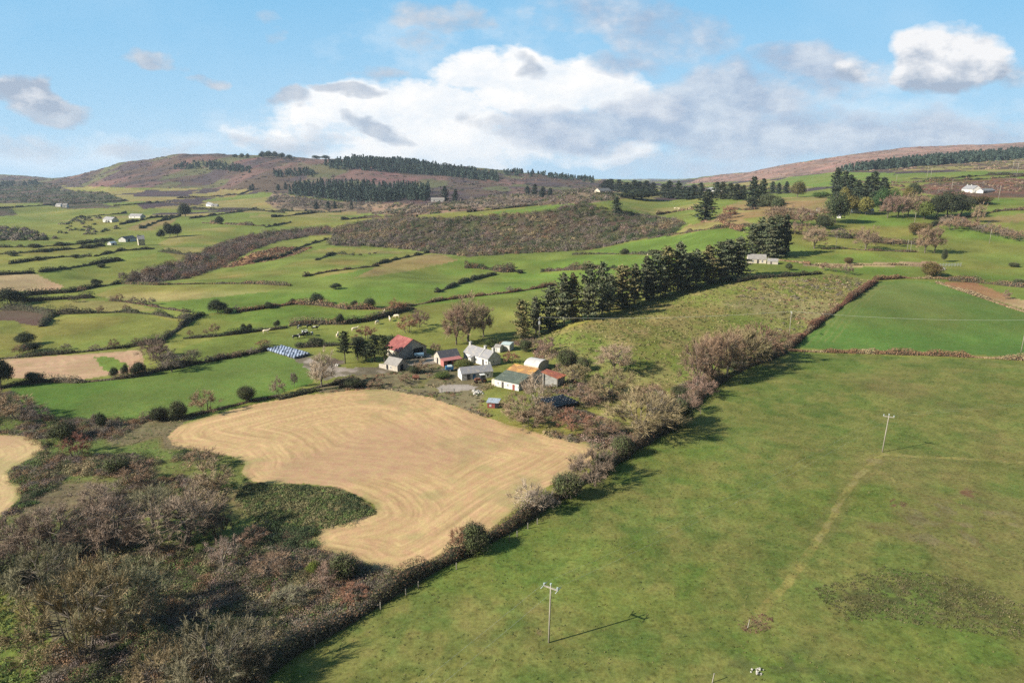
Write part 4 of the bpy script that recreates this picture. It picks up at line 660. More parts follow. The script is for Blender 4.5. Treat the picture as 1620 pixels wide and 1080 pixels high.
def cones(poly, n, h, w, per, size, seed):
    q = scatter(poly, n); k = len(q); z = T(q[:, 0], q[:, 1]); Hh = RNG.uniform(*h, k); W = RNG.uniform(*w, k); t = RNG.uniform(.05, 1, (k, per)); a = RNG.uniform(0, 6.283, (k, per)); rr = W[:, None] / 2 * (1 - t) ** .8 * RNG.uniform(.6, 1.1, (k, per))
    pos = np.stack([q[:, 0][:, None] + np.cos(a) * rr, q[:, 1][:, None] + np.sin(a) * rr, z[:, None] + Hh[:, None] * t], -1).reshape(-1, 3)
    c = np.array((.040,.060,.044)) * RNG.uniform(.65, 1.45, (k, 1)); c = np.repeat(c, per, 0) * RNG.uniform(.7, 1.35, (k * per, 1))
    d = np.stack([np.cos(a), np.sin(a), np.full(a.shape, .5)], -1).reshape(-1, 3); return leafs(pos, size, RNG, d, .8, 1.1), np.repeat(c, 3, 0)
stuff('conifer_plantation', [cones([(457,309),(470,296),(540,296),(620,300),(680,303),(676,319),(560,321),(500,315)], 620, (15, 21), (6, 8), 60, 2.2, 1)], 'dense dark conifer plantation in the middle of the left hill', 'plantation')
stuff('conifer_plantation', [cones([(512,262),(575,249),(620,254),(700,266),(786,278),(788,288),(700,279),(600,272),(530,268)], 900, (12, 17), (7, 10), 45, 3.2, 2), cones([(786,276),(820,268),(940,286),(938,290),(860,281)], 260, (9, 13), (7, 10), 40, 3.2, 3)], 'dark conifer plantation along the top of the left hill', 'plantation')
stuff('conifer_plantation', [cones([(1325,273),(1440,255),(1540,246),(1640,238),(1760,232),(1760,245),(1640,251),(1500,260),(1400,268)], 1500, (10, 15), (8, 12), 40, 3.4, 4)], 'long dark conifer strip below the bare right mountain', 'plantation')
stuff('hill_wood', [cones([(270,268),(290,258),(340,256),(400,268),(395,275),(330,268)], 150, (6, 10), (7, 10), 36, 2.6, 5), cones([(-40,292),(10,290),(60,289),(60,293),(-40,297)], 60, (9, 14), (10, 14), 40, 3.5, 6), cones([(430,275),(490,270),(500,278),(440,281)], 60, (8, 12), (7, 10), 36, 2.6, 7)], 'thin dark woods scattered over the left hill', 'wood')

# ------------------------------------------------------------------ hedges (each one object: bank core + leaves)
HST = dict(brown=[SH(GBR,.8), RUSTC, SH(GBR,.7), SH(OLC,.8), SH(RUSTC,.8), DGC], dark=[DGC, SH(GBR,.6), DGC, SH(OLC,.7)], rust=[RUSTC, (.19,.10,.06), RUSTC, STR], green=[DGC, OLC, GRN, GBR], straw=[STR, (.26,.2,.11), STR, RUSTC])
COREM = simple('hedge_core', (.045,.038,.025), (.03,.03,.018), 4)
def hedge(pts, h, w, style, label, dn=60, size=None, tw=.3, cat='hedge'):
    d = dens(pts, 4, False); W = cast(d[:, 0], d[:, 1]); jump = np.linalg.norm(np.diff(W[:, :2], axis=0), axis=1); 
    s = np.concatenate([[0], np.cumsum(jump)]); L = s[-1]; n = int(L * dn); t = RNG.uniform(0, L, n); xy = np.stack([np.interp(t, s, W[:, 0]), np.interp(t, s, W[:, 1])], 1)
    far = depth(W.mean(0)); size = size or max(.2, far * .00125); tan = np.stack([np.gradient(W[:, 0]), np.gradient(W[:, 1])], 1); tan = unit(tan); nx = np.stack([-tan[:, 1], tan[:, 0]], 1)
    nn = np.stack([np.interp(t, s, nx[:, 0]), np.interp(t, s, nx[:, 1])], 1); hf_ = lambda q: .18 + 1.15 * sstep(.28, .72, fbm(q, q * 0 + len(pts), 8, 300 + int(L), 3)) + .8 * sstep(.56, .70, fbm(q, q * 0 + 9, 26, 500 + int(L), 2)); hv = h * hf_(t); wv = w * (.45 + .45 * hf_(t))
    a = RNG.uniform(0, math.pi, n); f = RNG.uniform(.5, 1.08, n) ** .6; lat = np.cos(a) * f * wv / 2; zz = np.sin(a) ** .7 * f * hv; xy2 = xy + nn * lat[:, None]; pos = np.stack([xy2[:, 0], xy2[:, 1], T(xy2[:, 0], xy2[:, 1]) + zz + .05], 1)
    dr = np.stack([nn[:, 0] * np.cos(a), nn[:, 1] * np.cos(a), np.sin(a) + .2], 1); cols = np.array(HST[style]); ci = np.clip(((fbm(t, t * 0 + 3, 9, 310 + int(L), 3) - .25) / .5 * len(cols) + RNG.normal(size=n) * .6).astype(int), 0, len(cols) - 1); cc = cols[ci] * RNG.uniform(.8, 1.22, (n, 1))
    k = RNG.random(n) < tw; V = np.concatenate([leafs(pos[~k], size, RNG, dr[~k], .4), twigs(pos[k], dr[k] + np.array([0, 0, .6]) + RNG.normal(size=(k.sum(), 3)) * .4, RNG.uniform(1.6, 3.5, k.sum()) * size, size * .09, RNG, dr[k])]); Cc = np.concatenate([np.repeat(cc[~k], 3, 0), np.repeat(cc[k] * 1.1, 3, 0)])
    # core ridge
    m = max(2, int(L / 2.0)); tt = np.linspace(0, L, m); cx = np.stack([np.interp(tt, s, W[:, 0]), np.interp(tt, s, W[:, 1])], 1); cn = np.stack([np.interp(tt, s, nx[:, 0]), np.interp(tt, s, nx[:, 1])], 1); hh = h * .58 * hf_(tt); hh[0] *= .4; hh[-1] *= .4
    ring = []
    wf = (.5 + .4 * hf_(tt))[:, None]
    for lf, hf in ((-.42, -.25), (-.30, .75), (0, 1.0), (.30, .75), (.42, -.25)):
        p = cx + cn * (lf * w) * wf; ring.append(np.stack([p[:, 0], p[:, 1], T(p[:, 0], p[:, 1]) + hf * hh], 1))
    CV = np.stack(ring, 1).reshape(-1, 3); q5 = [[i*5+j, i*5+j+1, (i+1)*5+j+1, (i+1)*5+j] for i in range(m - 1) for j in range(4)]
    allV = np.concatenate([V, CV]); nV = len(V); lf_ = np.concatenate([np.arange(nV), np.array(q5).ravel() + nV]); lt = np.concatenate([np.full(nV // 3, 3), np.full(len(q5), 4)]); colr = np.concatenate([Cc, np.broadcast_to(np.array((.045,.038,.025)), (len(CV), 3))])
    o = link('hedge', new_mesh('hedge', allV, lf_, lt, colr), FOL); tag(o, label, cat); return o
DITCH = [(385,1085),(470,1022),(560,976),(640,921),(700,891),(745,869),(800,839),(850,806),(900,776),(950,746),(1000,709),(1050,681),(1090,646),(1120,613),(1180,581),(1242,556)]
hedge(DITCH, 2.4, 3.4, 'brown', 'long brown ditch hedge between the near meadow and the stubble', 230, .19, .4)
hedge([(1244,553),(1300,507),(1345,473),(1385,446)], 2.2, 3.0, 'rust', 'rusty bracken hedge climbing between the rough field and the green field', 120)
hedge([(1246,555),(1300,557),(1400,560),(1500,563),(1660,572)], 1.8, 2.2, 'rust', 'low rusty hedge crossing between the near meadow and the upper green field', 100)
hedge([(1385,443),(1430,440),(1480,441),(1540,443)], 1.5, 2.2, 'rust', 'rusty hedge along the top of the upper green field', 60)
hedge([(1500,444),(1545,447),(1600,453),(1660,458)], 1.8, 2.5, 'brown', 'brown hedge on the right beyond the orange bank', 60)
hedge([(1482,447),(1540,466),(1600,487),(1660,505)], 1.2, 3.0, 'straw', 'diagonal orange bracken bank beside the upper green field', 70)
hedge([(1165,447),(1195,441),(1250,437),(1300,433)], 1.6, 2.2, 'dark', 'dark low hedge along the top left of the rough field', 50)
hedge([(1232,412),(1260,415),(1282,419)], 1.4, 2.0, 'rust', 'short rusty hedge right of the grey roofed cottage', 50)
hedge([(1290,420),(1340,420),(1400,419),(1480,419)], .8, 1.6, 'straw', 'straw coloured verge bank below the bright fields', 40)
hedge([(1300,394),(1330,393),(1365,396),(1420,398),(1450,399)], 1.0, 1.8, 'brown', 'thin brown hedge past the rounded tan tree', 40)
hedge([(1258,370),(1300,373),(1340,377),(1375,376)], 2.2, 4.0, 'dark', 'thick dark hedge below the bare thicket', 60)
hedge([(1375,380),(1400,385),(1440,386),(1462,388)], 1.8, 3.0, 'brown', 'brown hedge with pale stones left of the corner pole', 60)
hedge([(1446,372),(1462,362),(1490,352)], 2.2, 3.0, 'dark', 'dark hedge stub rising right of the corner pole', 60)
hedge([(1490,352),(1530,358),(1570,366),(1620,376),(1680,386)], 2.6, 4.0, 'brown', 'thick brown hedgerow along the right hand bright field', 70)
hedge([(1530,344),(1580,334),(1660,330)], 1.6, 3.0, 'brown', 'brown hedge below the small white bungalow', 40)
hedge([(905,403),(950,402),(1000,402),(1050,404),(1095,406)], 1.8, 2.6, 'dark', 'dark hedge between the two bright green middle fields', 50)
hedge([(1062,372),(1120,363),(1170,358),(1215,358)], 2.2, 3.5, 'brown', 'brown hedge between the ochre and bright green fields', 50)
hedge([(1110,352),(1140,350),(1160,362),(1175,366)], 1.8, 3.0, 'rust', 'short reddish hedge dividing the ochre fields', 45)
hedge([(1160,331),(1180,333),(1200,331)], 1.0, 2.0, 'brown', 'short brown bank below the upper ochre field', 30)
hedge([(735,423),(760,424),(795,430),(815,429)], 2.6, 4.5, 'brown', 'thick brown hedge tongue in the middle green field', 55)
hedge([(855,430),(900,427),(940,425),(985,424)], 2.4, 3.2, 'brown', 'brown hedge running left of the shelterbelt top', 50)
hedge([(690,463),(715,454),(730,448),(755,441),(785,434)], 2.0, 2.6, 'dark', 'dark diagonal hedge across the bright middle field', 55)
hedge([(375,494),(425,487),(465,481),(502,482),(550,489),(585,489),(620,490),(660,482),(700,475),(760,468),(800,464),(880,452)], 1.5, 2.4, 'rust', 'long red brown bank with small thorn trees across the middle fields', 50)
hedge([(290,536),(345,532),(400,525),(455,519)], 1.3, 2.0, 'dark', 'dark bank with twin bushes across the lime fields', 50)
hedge([(458,515),(500,513),(545,513),(580,508),(620,497),(655,488)], 1.6, 2.4, 'brown', 'brown bank with the lollipop shaped tree', 60)
hedge([(256,540),(280,522),(300,508),(322,497)], 2.2, 3.2, 'dark', 'dark hedge slanting up to the three field corner', 60)
hedge([(86,497),(160,495),(200,494),(250,498),(275,503),(308,505)], 2.0, 2.6, 'dark', 'dark hedge along the top of the lime green field', 55)
hedge([(175,475),(220,481),(260,488),(300,494)], 1.4, 2.4, 'brown', 'brown bank above the dark lime field hedge', 45)
hedge([(-40,572),(0,568),(70,562),(130,557),(200,549),(262,541)], 1.8, 2.6, 'green', 'green brown hedge between the lime field and small stubble', 60)
hedge([(235,590),(300,577),(340,570),(385,562),(430,552)], 1.8, 2.6, 'brown', 'brown hedge along the top of the bright field left of the bales', 70)
hedge([(75,603),(130,605),(180,600),(215,596),(240,590)], 1.8, 2.6, 'brown', 'brown hedge between the small stubble and the bright field', 70)
hedge([(-30,622),(10,612),(40,607),(75,603)], 2.2, 3.0, 'dark', 'dark hedge stub at the left edge of the bright field', 70)
hedge([(222,665),(300,658),(345,648),(400,634),(455,625),(510,611),(560,604)], 1.7, 2.6, 'brown', 'brown hedge between the bright field and the big stubble', 80)
hedge([(440,632),(500,618),(560,610),(600,610)], .9, 2.0, 'green', 'low green bank right behind the big stubble', 60)
hedge([(-40,474),(20,470),(60,466),(110,463),(150,455),(192,449)], 2.2, 3.2, 'dark', 'dark hedge below the fawn field', 50)
hedge([(192,449),(250,451),(320,449),(400,449),(460,452)], 1.0, 2.0, 'brown', 'thin hedge on the shady foot of the gully wood', 40)
hedge([(0,490),(40,490),(85,498)], 2.0, 4.0, 'dark', 'dark top edge of the scrub patch at left', 50)
hedge([(86,498),(75,508),(66,517)], 2.2, 3.5, 'dark', 'dark end edge of the scrub patch at left', 50)
hedge([(20,478),(60,476),(110,473),(150,471)], 1.4, 2.0, 'dark', 'dark hedge above the yellow field at left', 45)
hedge([(470,550),(500,548),(540,546),(570,545)], 1.0, 2.0, 'dark', 'low dark hedge beside the cattle field gate', 50)
FAR = [([(-30,392),(60,391),(120,387),(180,380)],'dark','upper dark double hedge of the far left fields'),([(-30,404),(60,399),(110,395),(165,389)],'dark','straight hedge below the double hedge of the far left fields'),([(15,418),(60,411),(100,407),(145,406)],'dark','short bowed hedge in the far left fields'),([(150,406),(190,397),(245,394)],'dark','bowed hedge below the far farmhouse'),([(62,431),(120,423),(195,411)],'dark','knobbly hedge above the fawn field'),([(-30,437),(20,434),(55,432)],'dark','hedge stub above the fawn field at the left edge'),
 ([(190,356),(240,345),(285,342)],'dark','hedge right of the far white house rising to the round tree'),([(222,362),(250,351),(285,342)],'dark','second hedge fanning up to the far round tree'),([(300,346),(345,340),(395,333),(405,330)],'brown','brown hedge climbing right of the far round tree'),([(320,353),(380,356),(420,358)],'brown','hedge at the foot of the fields above the gully wood'),([(405,331),(430,336),(450,337)],'dark','short hedge at the top of the far green strip'),([(430,344),(455,342),(470,340),(500,337),(540,336)],'dark','dark hedge weaving below the loose far conifers'),([(420,360),(445,355),(460,352)],'dark','short hedge above the gully wood top'),([(500,412),(530,401),(560,404)],'dark','short dark hedge beside the green hill'),([(590,420),(630,410),(660,404),(680,399)],'dark','hedge at the right of the green hill below the scrub'),([(480,438),(520,430),(570,424),(600,421)],'brown','thin broken hedge over the brow of the green hill'),
 ([(520,378),(480,390),(440,408),(400,416)],'dark','thin hedge along the bracken bank'),([(250,398),(300,404),(325,408)],'dark','hedge from the far farm to the gully wood'),([(0,330),(60,326),(120,322),(200,318)],'dark','far hedge under the left hill'),([(180,326),(220,323),(260,320),(320,326)],'brown','brown far hedge left of the white house'),([(300,330),(360,332),(420,334),(500,335)],'dark','far hedge below the white house'),([(120,345),(160,341),(200,338)],'dark','far hedge behind the twin white houses'),([(280,314),(330,312),(380,308),(400,300)],'brown','far hedge below the pale fields of the hill foot'),
 ([(540,348),(600,344),(660,343)],'brown','brown hedge along the top of the far scrub bank'),([(600,338),(680,334),(740,330)],'brown','brown hedge below the far white bungalow'),([(740,336),(800,330),(880,322),(930,318)],'brown','brown hedge above the far green strip'),([(860,309),(920,304),(1000,312)],'dark','hedge under the skyline spinney'),([(1040,340),(1090,332),(1130,330)],'straw','pale grassy bank left of the broad lone spruce'),([(1410,290),(1480,288),(1540,285),(1620,279)],'brown','brown hedge below the high right pasture'),([(1440,284),(1500,283),(1560,278),(1640,276)],'dark','dark wall line over the high right pasture'),([(1330,286),(1380,291),(1430,296)],'brown','brown bank above the garden wood')]
for pts, st, lab in FAR: hedge(pts, 1.9, 2.6, st, lab, 26, tw=.2)
# ------------------------------------------------------------------ buildings
class MB:
    def __init__(s): s.V = []; s.F = []
    def add(s, vs, fs):
        n = len(s.V); s.V += [tuple(v) for v in vs]; s.F += [[i + n for i in f] for f in fs]; return s
    def box(s, x0, x1, y0, y1, z0, z1):
        return s.add([(x0,y0,z0),(x1,y0,z0),(x1,y1,z0),(x0,y1,z0),(x0,y0,z1),(x1,y0,z1),(x1,y1,z1),(x0,y1,z1)], [(0,3,2,1),(4,5,6,7),(0,1,5,4),(1,2,6,5),(2,3,7,6),(3,0,4,7)])
    def hexa(s, lo, hi):
        return s.add(list(lo) + list(hi), [(0,3,2,1),(4,5,6,7),(0,1,5,4),(1,2,6,5),(2,3,7,6),(3,0,4,7)])
    def prism(s, prof, x0, x1):
        """profile (y,z) extruded along x"""
        n = len(prof); return s.add([(x0, y, z) for y, z in prof] + [(x1, y, z) for y, z in prof], [list(range(n))[::-1], [n + i for i in range(n)]] + [[i, (i+1) % n, n + (i+1) % n, n + i] for i in range(n)])
    def cyl(s, c, r, h, k=12, axis='z', r2=None):
        r2 = r if r2 is None else r2; vs = []
        for q, (rr, t) in enumerate(((r, 0), (r2, h))):
            for i in range(k):
                a = 2 * math.pi * i / k; u, v = rr * math.cos(a), rr * math.sin(a)
                vs.append({'z': (c[0]+u, c[1]+v, c[2]+t), 'x': (c[0]+t, c[1]+u, c[2]+v), 'y': (c[0]+u, c[1]+t, c[2]+v)}[axis])
        return s.add(vs, [list(range(k))[::-1], [k + i for i in range(k)]] + [[i, (i+1) % k, k + (i+1) % k, k + i] for i in range(k)])
    def mesh(s, name, bevel=0, smooth=False):
        import bmesh
        bm = bmesh.new(); vs = [bm.verts.new(v) for v in s.V]
        for f in s.F:
            try: bm.faces.new([vs[i] for i in f])
            except ValueError: pass
        bmesh.ops.recalc_face_normals(bm, faces=bm.faces)
        if bevel: bmesh.ops.bevel(bm, geom=list(bm.edges), offset=bevel, segments=1, affect='EDGES')
        me = bpy.data.meshes.new(name); bm.to_mesh(me); bm.free()
        if smooth: me.polygons.foreach_set('use_smooth', [True] * len(me.polygons))
        return me
    def build(s, name, mat, parent=None, bevel=0, smooth=False): return link(name, s.mesh(name, bevel, smooth), mat, parent)
M = dict(
 white=simple('whitewash', (.60,.595,.57), (.48,.47,.435), 1.5, .9, c3=(.40,.38,.31), s3=.9), cream=simple('cream_render', (.56,.50,.39), (.45,.40,.32), 1.2, .9, c3=(.34,.30,.24)), grey=simple('grey_render', (.42,.41,.38), (.30,.30,.28), 1.3, .9, c3=(.20,.20,.18), s3=.9),
 stone=simple('rubble_stone', (.46,.41,.33), (.25,.23,.20), 3.5, .95, bump=.8, c3=(.52,.48,.40), s3=2.2), slate=simple('slate_roof', (.25,.245,.25), (.18,.18,.19), 5, .7, stretch=(1,1,1), wave=('Z', 6), bump=.3, c3=(.32,.29,.24), s3=.9), dslate=simple('dark_slate', (.085,.085,.095), (.05,.05,.06), 4, .7, bump=.3, c3=(.13,.12,.11)),
 red=simple('red_corrugated', (.29,.088,.074), (.22,.07,.06), .8, .6, wave=('X', 6), bump=.7, c3=(.36,.14,.11), s3=.5), green=simple('green_corrugated', (.095,.115,.085), (.12,.135,.105), .9, .6, wave=('X', 6), bump=.7, c3=(.16,.18,.13), s3=.5), orange=simple('rusted_corrugated', (.44,.245,.095), (.33,.165,.07), 1.0, .75, wave=('X', 6), bump=.7, c3=(.70,.38,.10), s3=.45),
 rred=simple('rust_red_corrugated', (.40,.13,.08), (.30,.10,.065), 1.1, .7, wave=('X', 6), bump=.7, c3=(.60,.22,.08), s3=.6), pale=simple('pale_roof', (.26,.245,.225), (.20,.19,.175), 1.2, .8, c3=(.20,.18,.16)), dome=simple('dome_roof', (.50,.48,.46), (.40,.38,.36), 1.2, .8, c3=(.34,.31,.28)), galv=simple('galvanised_sheet', (.46,.50,.55), (.36,.40,.44), 1.4, .5, wave=('X', 5), bump=.6, c3=(.30,.27,.24), s3=.8, metal=.2), ggreen=simple('pale_green_roof', (.40,.47,.45), (.33,.39,.38), 1.2, .7),
 dark=simple('opening_shade', (.015,.015,.017), None, 2, .9), glass=simple('window_glass', (.03,.035,.045), (.05,.06,.07), 1, .12, spec=.6), frame=simple('painted_frame', (.70,.70,.68), (.58,.57,.55), 3, .6), doorred=simple('dull_red_door', (.24,.06,.05), (.18,.05,.045), 3, .7), doordark=simple('dark_door', (.07,.06,.055), (.05,.045,.04), 3, .7), blue=simple('blue_paint', (.03,.13,.26), (.025,.09,.19), 2, .5), lblue=simple('light_blue_paint', (.14,.24,.33), (.10,.17,.24), 2, .5),
 wood=simple('pole_wood', (.31,.285,.235), (.22,.20,.165), 6, .9, stretch=(1,1,.15)), dwood=simple('weathered_post', (.28,.25,.20), (.20,.18,.15), 5, .9), metal=simple('grey_metal', (.55,.57,.58), (.45,.47,.48), 3, .45, metal=.4), porc=simple('porcelain', (.36,.42,.42), (.44,.48,.48), 4, .25, spec=.5), wire=simple('overhead_wire', (.62,.62,.58), None, 3, .5, metal=.3), rusty=simple('rusty_iron', (.20,.085,.05), (.13,.06,.04), 3, .85, c3=(.26,.15,.09)), tyre=simple('tyre_rubber', (.02,.02,.02), (.03,.03,.03), 4, .9), rock=simple('pale_rock', (.42,.40,.36), (.30,.285,.255), 2.5, .95, bump=.6), pink=simple('faded_red_paint', (.38,.15,.135), (.30,.115,.10), 2, .7),
 bale=simple('pale_blue_bale_wrap', (.22,.265,.345), (.13,.165,.24), 2.2, .45, bump=.5, spec=.5), bbale=simple('black_bale_wrap', (.010,.011,.015), (.018,.02,.026), 2.2, .32, bump=.5, spec=.4), bnet=simple('bale_end', (.10,.12,.16), (.05,.06,.08), 2.5, .4))
def frame_of(A, B):
    d = (A - B); d.z = 0; L = d.length; return L, math.atan2(d.y, d.x)
def openings(root, L, D, eave, ops):
    """(face, along, z0, w, h, kind): face f=front r=right l=left"""
    for face, a, z0, w, h, kind in ops:
        fm = MB(); pm = MB(); e = .05
        def bx(mb, a0, a1, zz0, zz1, o0, o1):
            if face == 'f': mb.box(a0, a1, -o1, -o0, zz0, zz1)
            elif face == 'r': mb.box(L + o0, L + o1, a0, a1, zz0, zz1)
            else: mb.box(-o1, -o0, a0, a1, zz0, zz1)
        if kind == 'win':
            t = min(.09, w * .14)
            bx(fm, a, a + w, z0 - .07, z0, .0, .12); bx(fm, a, a + w, z0 + h - t, z0 + h, 0, .06); bx(fm, a, a + t, z0, z0 + h - t, 0, .06); bx(fm, a + w - t, a + w, z0, z0 + h - t, 0, .06); bx(fm, a + w/2 - .03, a + w/2 + .03, z0, z0 + h - t, 0, .05)
            f = fm.build('window', M['frame'], root); bx(pm, a + t, a + w - t, z0, z0 + h - t, 0, .02); pm.build('pane', M['glass'], f)
        else:
            mt = {'door': 'doordark', 'rdoor': 'doorred', 'shade_panel': 'dark', 'bdoor': 'blue', 'gdoor': 'grey'}[kind]
            bx(fm, a, a + w, z0, z0 + h, 0, .035); f = fm.build('doorway_shade' if kind == 'shade_panel' else 'door', M[mt], root)  # open doorways: a flat dark panel stands for the shade inside
            if kind != 'shade_panel': bx(pm, a + w * .78, a + w * .86, z0 + h * .45, z0 + h * .53, .035, .09); pm.build('handle', M['metal'], f)
def gabled(name, label, cat, Bp, Ap, D, eave, ridge, wall, roof, ops=(), chim=(), ov=.25, rf=.5, gable=None, group=None, roof2=None, L=None):
    B = P(*Bp) if len(Bp) == 2 else Vector(Bp); A = P(*Ap) if len(Ap) == 2 else Vector(Ap); l_, rz = frame_of(A.copy(), B.copy()); L = L or l_
    cx = Vector((math.cos(rz), math.sin(rz), 0)); B.z = min(A.z, B.z); root = empty(name, B, rz); tag(root, label, cat, group)
    yr = D * rf; MB().prism([(0, -1.5), (D, -1.5), (D, eave), (yr, ridge), (0, eave)], 0, L).build('wall', M[wall], root)
    t = .14; s1 = (ridge - eave) / yr; s2 = (ridge - eave) / (D - yr); rm = MB()
    rm.hexa([(-ov, -ov, eave - s1*ov + .01), (L+ov, -ov, eave - s1*ov + .01), (L+ov, yr, ridge + .01), (-ov, yr, ridge + .01)], [(-ov, -ov, eave - s1*ov + t), (L+ov, -ov, eave - s1*ov + t), (L+ov, yr, ridge + t + .03), (-ov, yr, ridge + t + .03)])
    r = rm.build('roof', M[roof], root)
    rm2 = MB().hexa([(-ov, yr + .004, ridge + .01), (L+ov, yr + .004, ridge + .01), (L+ov, D+ov, eave - s2*ov + .01), (-ov, D+ov, eave - s2*ov + .01)], [(-ov, yr + .004, ridge + t + .03), (L+ov, yr + .004, ridge + t + .03), (L+ov, D+ov, eave - s2*ov + t), (-ov, D+ov, eave - s2*ov + t)]); rm2.build('roof', M[roof2 or roof], root)
    for x in chim:
        c = MB().box(x - .38, x + .38, yr - .3, yr + .3, ridge - .5, ridge + .75).box(x - .44, x + .44, yr - .36, yr + .36, ridge + .752, ridge + .86); co = c.build('chimney', M[gable or wall], r)
        MB().cyl((x - .17, yr, ridge + .862), .11, .32, 8).cyl((x + .17, yr, ridge + .862), .11, .32, 8).build('chimney_pot', M['stone'], co) if False else None
    openings(root, L, D, eave, ops); return root, L
fh, L = gabled('farmhouse', 'long whitewashed farmhouse with grey slate roof in the middle of the farmyard', 'house', (733.5, 568.5), (772, 580), 5.4, 2.5, 4.55, 'white', 'slate',
  [('f', 1.2, .9, .75, 1.0, 'win'), ('f', 3.1, .9, .75, 1.0, 'win'), ('f', 6.0, .9, .75, 1.0, 'win'), ('f', 9.3, .1, .85, 1.9, 'door'), ('f', 10.9, .9, .7, .9, 'win'), ('f', 12.6, .9, .7, .9, 'win'), ('r', 2.0, .9, .7, .9, 'win')], ov=.15)
MB().box(7.6, 7.95, -.02, 5.42, 2.2, 2.55).prism([(-.2, 2.5), (5.6, 2.5), (2.7, 4.98)], 7.6, 7.95).build('party_wall', M['grey'], fh)
for x in (.45, 7.8, L - .45):
    co = MB().box(x - .4, x + .4, 2.35, 3.05, 4.2, 5.55).box(x - .46, x + .46, 2.29, 3.11, 5.552, 5.66).build('chimney', M['grey'], fh); MB().cyl((x, 2.7, 5.662), .12, .3, 8).build('chimney_pot', M['stone'], co)
MB().prism([(-1.5, -.8), (0, -.8), (0, 2.35), (-1.5, 1.9)], 4.2, 5.6).build('porch', M['white'], fh)
MB().hexa([(4.1, -1.65, 1.88), (5.7, -1.65, 1.88), (5.7, -.02, 2.40), (4.1, -.02, 2.40)], [(4.1, -1.65, 1.98), (5.7, -1.65, 1.98), (5.7, -.02, 2.50), (4.1, -.02, 2.50)]).build('porch_roof', M['slate'], fh)
bn, L = gabled('barn', 'large barn with bright red corrugated roof and an open end beside the pines', 'barn', (609.5, 561), (631.7, 568.6), 11.0, 2.7, 5.9, 'cream', 'red', [('f', 2.0, 0, .9, 1.9, 'door'), ('f', 4.6, .9, 1.0, .8, 'win'), ('r', 5.6, .05, 3.9, 2.6, 'shade_panel'), ('r', 1.2, 1.0, 1.0, .8, 'win')], ov=.3)
MB().prism([(.06, -1.4), (5.2, -1.4), (5.2, 2.6), (5.2, 5.3), (.06, 2.55)], L + .004, L + .03).build('gable_sheeting', M['grey'], bn)
st, L = gabled('stone_shed', 'ruinous stone shed with mottled grey roof below the red barn', 'shed', (608.5, 583.5), (629, 588), 4.6, 1.8, 3.5, 'stone', 'pale', [('f', .8, .1, .8, 1.5, 'shade_panel'), ('f', 2.4, .7, .6, .7, 'win'), ('r', 1.2, .1, 1.4, 1.8, 'shade_panel')], ov=.1)
MB().box(-2.6, -.02, .2, .7, -.8, 1.2).box(-2.6, -2.1, .702, 3.0, -.8, .9).build('ruined_wall', M['stone'], st)
ob, L = gabled('outbuilding', 'stone gabled outbuilding with dark slate roof left of the farmhouse', 'outbuilding', (697, 577.5), (728, 573), 5.0, 2.2, 4.0, 'stone', 'dslate', [('l', 1.8, .1, 1.0, 1.9, 'shade_panel'), ('l', 3.6, 1.0, .6, .7, 'win'), ('f', 4.4, .1, .9, 1.8, 'door')], ov=.12)
sd = MB().box(.02, 3.4, -2.4, -2.2, -.8, 1.75).box(.02, .2, -2.198, -.02, -.8, 1.9).build('lean_to', M['pink'], ob); MB().hexa([(-.15, -2.6, 1.80), (6.6, -2.6, 1.80), (6.6, -.03, 2.16), (-.15, -.03, 2.16)], [(-.15, -2.6, 2.0), (6.6, -2.6, 2.0), (6.6, -.03, 2.3), (-.15, -.03, 2.3)]).build('lean_to_roof', M['pink'], sd); MB().box(1.3, 2.9, -2.43, -2.405, -.2, 1.6).build('doorway_shade', M['dark'], sd)  # dark sheet on the lean-to front paints its unlit inside
MB().box(6.3, 6.5, -2.5, -2.3, -.8, 1.78).build('lean_to_post', M['pink'], sd)
gabled('long_shed', 'long low shed with grey roof and whitewashed gable behind the tractor', 'shed', (730.7, 602), (780, 597), 4.6, 1.95, 3.35, 'white', 'slate', [('f', 1.6, .1, 1.0, 1.6, 'door'), ('f', 3.4, .1, .9, 1.6, 'bdoor'), ('f', 7.6, .5, .9, .9, 'win'), ('f', 6.0, .1, .8, 1.6, 'door'), ('l', 1.8, .7, .7, .8, 'win')], ov=.12)
# green / orange roofed shed with its red slope
B = P(783, 610.5); A = P(820.5, 618.5); L, rz = frame_of(A.copy(), B.copy()); B.z = A.z = min(A.z, B.z)
gs = empty('cattle_shed', B, rz); tag(gs, 'whitewashed shed with green lower roof and rusty orange upper roof', 'shed')
D1, D2, D3 = 5.8, 10.0, 13.5; e0, e1, e2, e3 = 2.15, 3.35, 4.2, 2.4
MB().prism([(0, -1.5), (D3, -1.5), (D3, e3), (D2, e2), (0, e0)], 0, L).build('wall', M['white'], gs)
MB().hexa([(-.2, -.25, e0 - .03), (L + .2, -.25, e0 - .03), (L + .2, D1, e1 + .02), (-.2, D1, e1 + .02)], [(-.2, -.25, e0 + .1), (L + .2, -.25, e0 + .1), (L + .2, D1, e1 + .14), (-.2, D1, e1 + .14)]).build('roof', M['green'], gs)
MB().hexa([(-.2, D1 + .004, e1 + .05), (L + .2, D1 + .004, e1 + .05), (L + .2, D2, e2 + .05), (-.2, D2, e2 + .05)], [(-.2, D1 + .004, e1 + .19), (L + .2, D1 + .004, e1 + .19), (L + .2, D2, e2 + .18), (-.2, D2, e2 + .18)]).build('roof', M['orange'], gs)
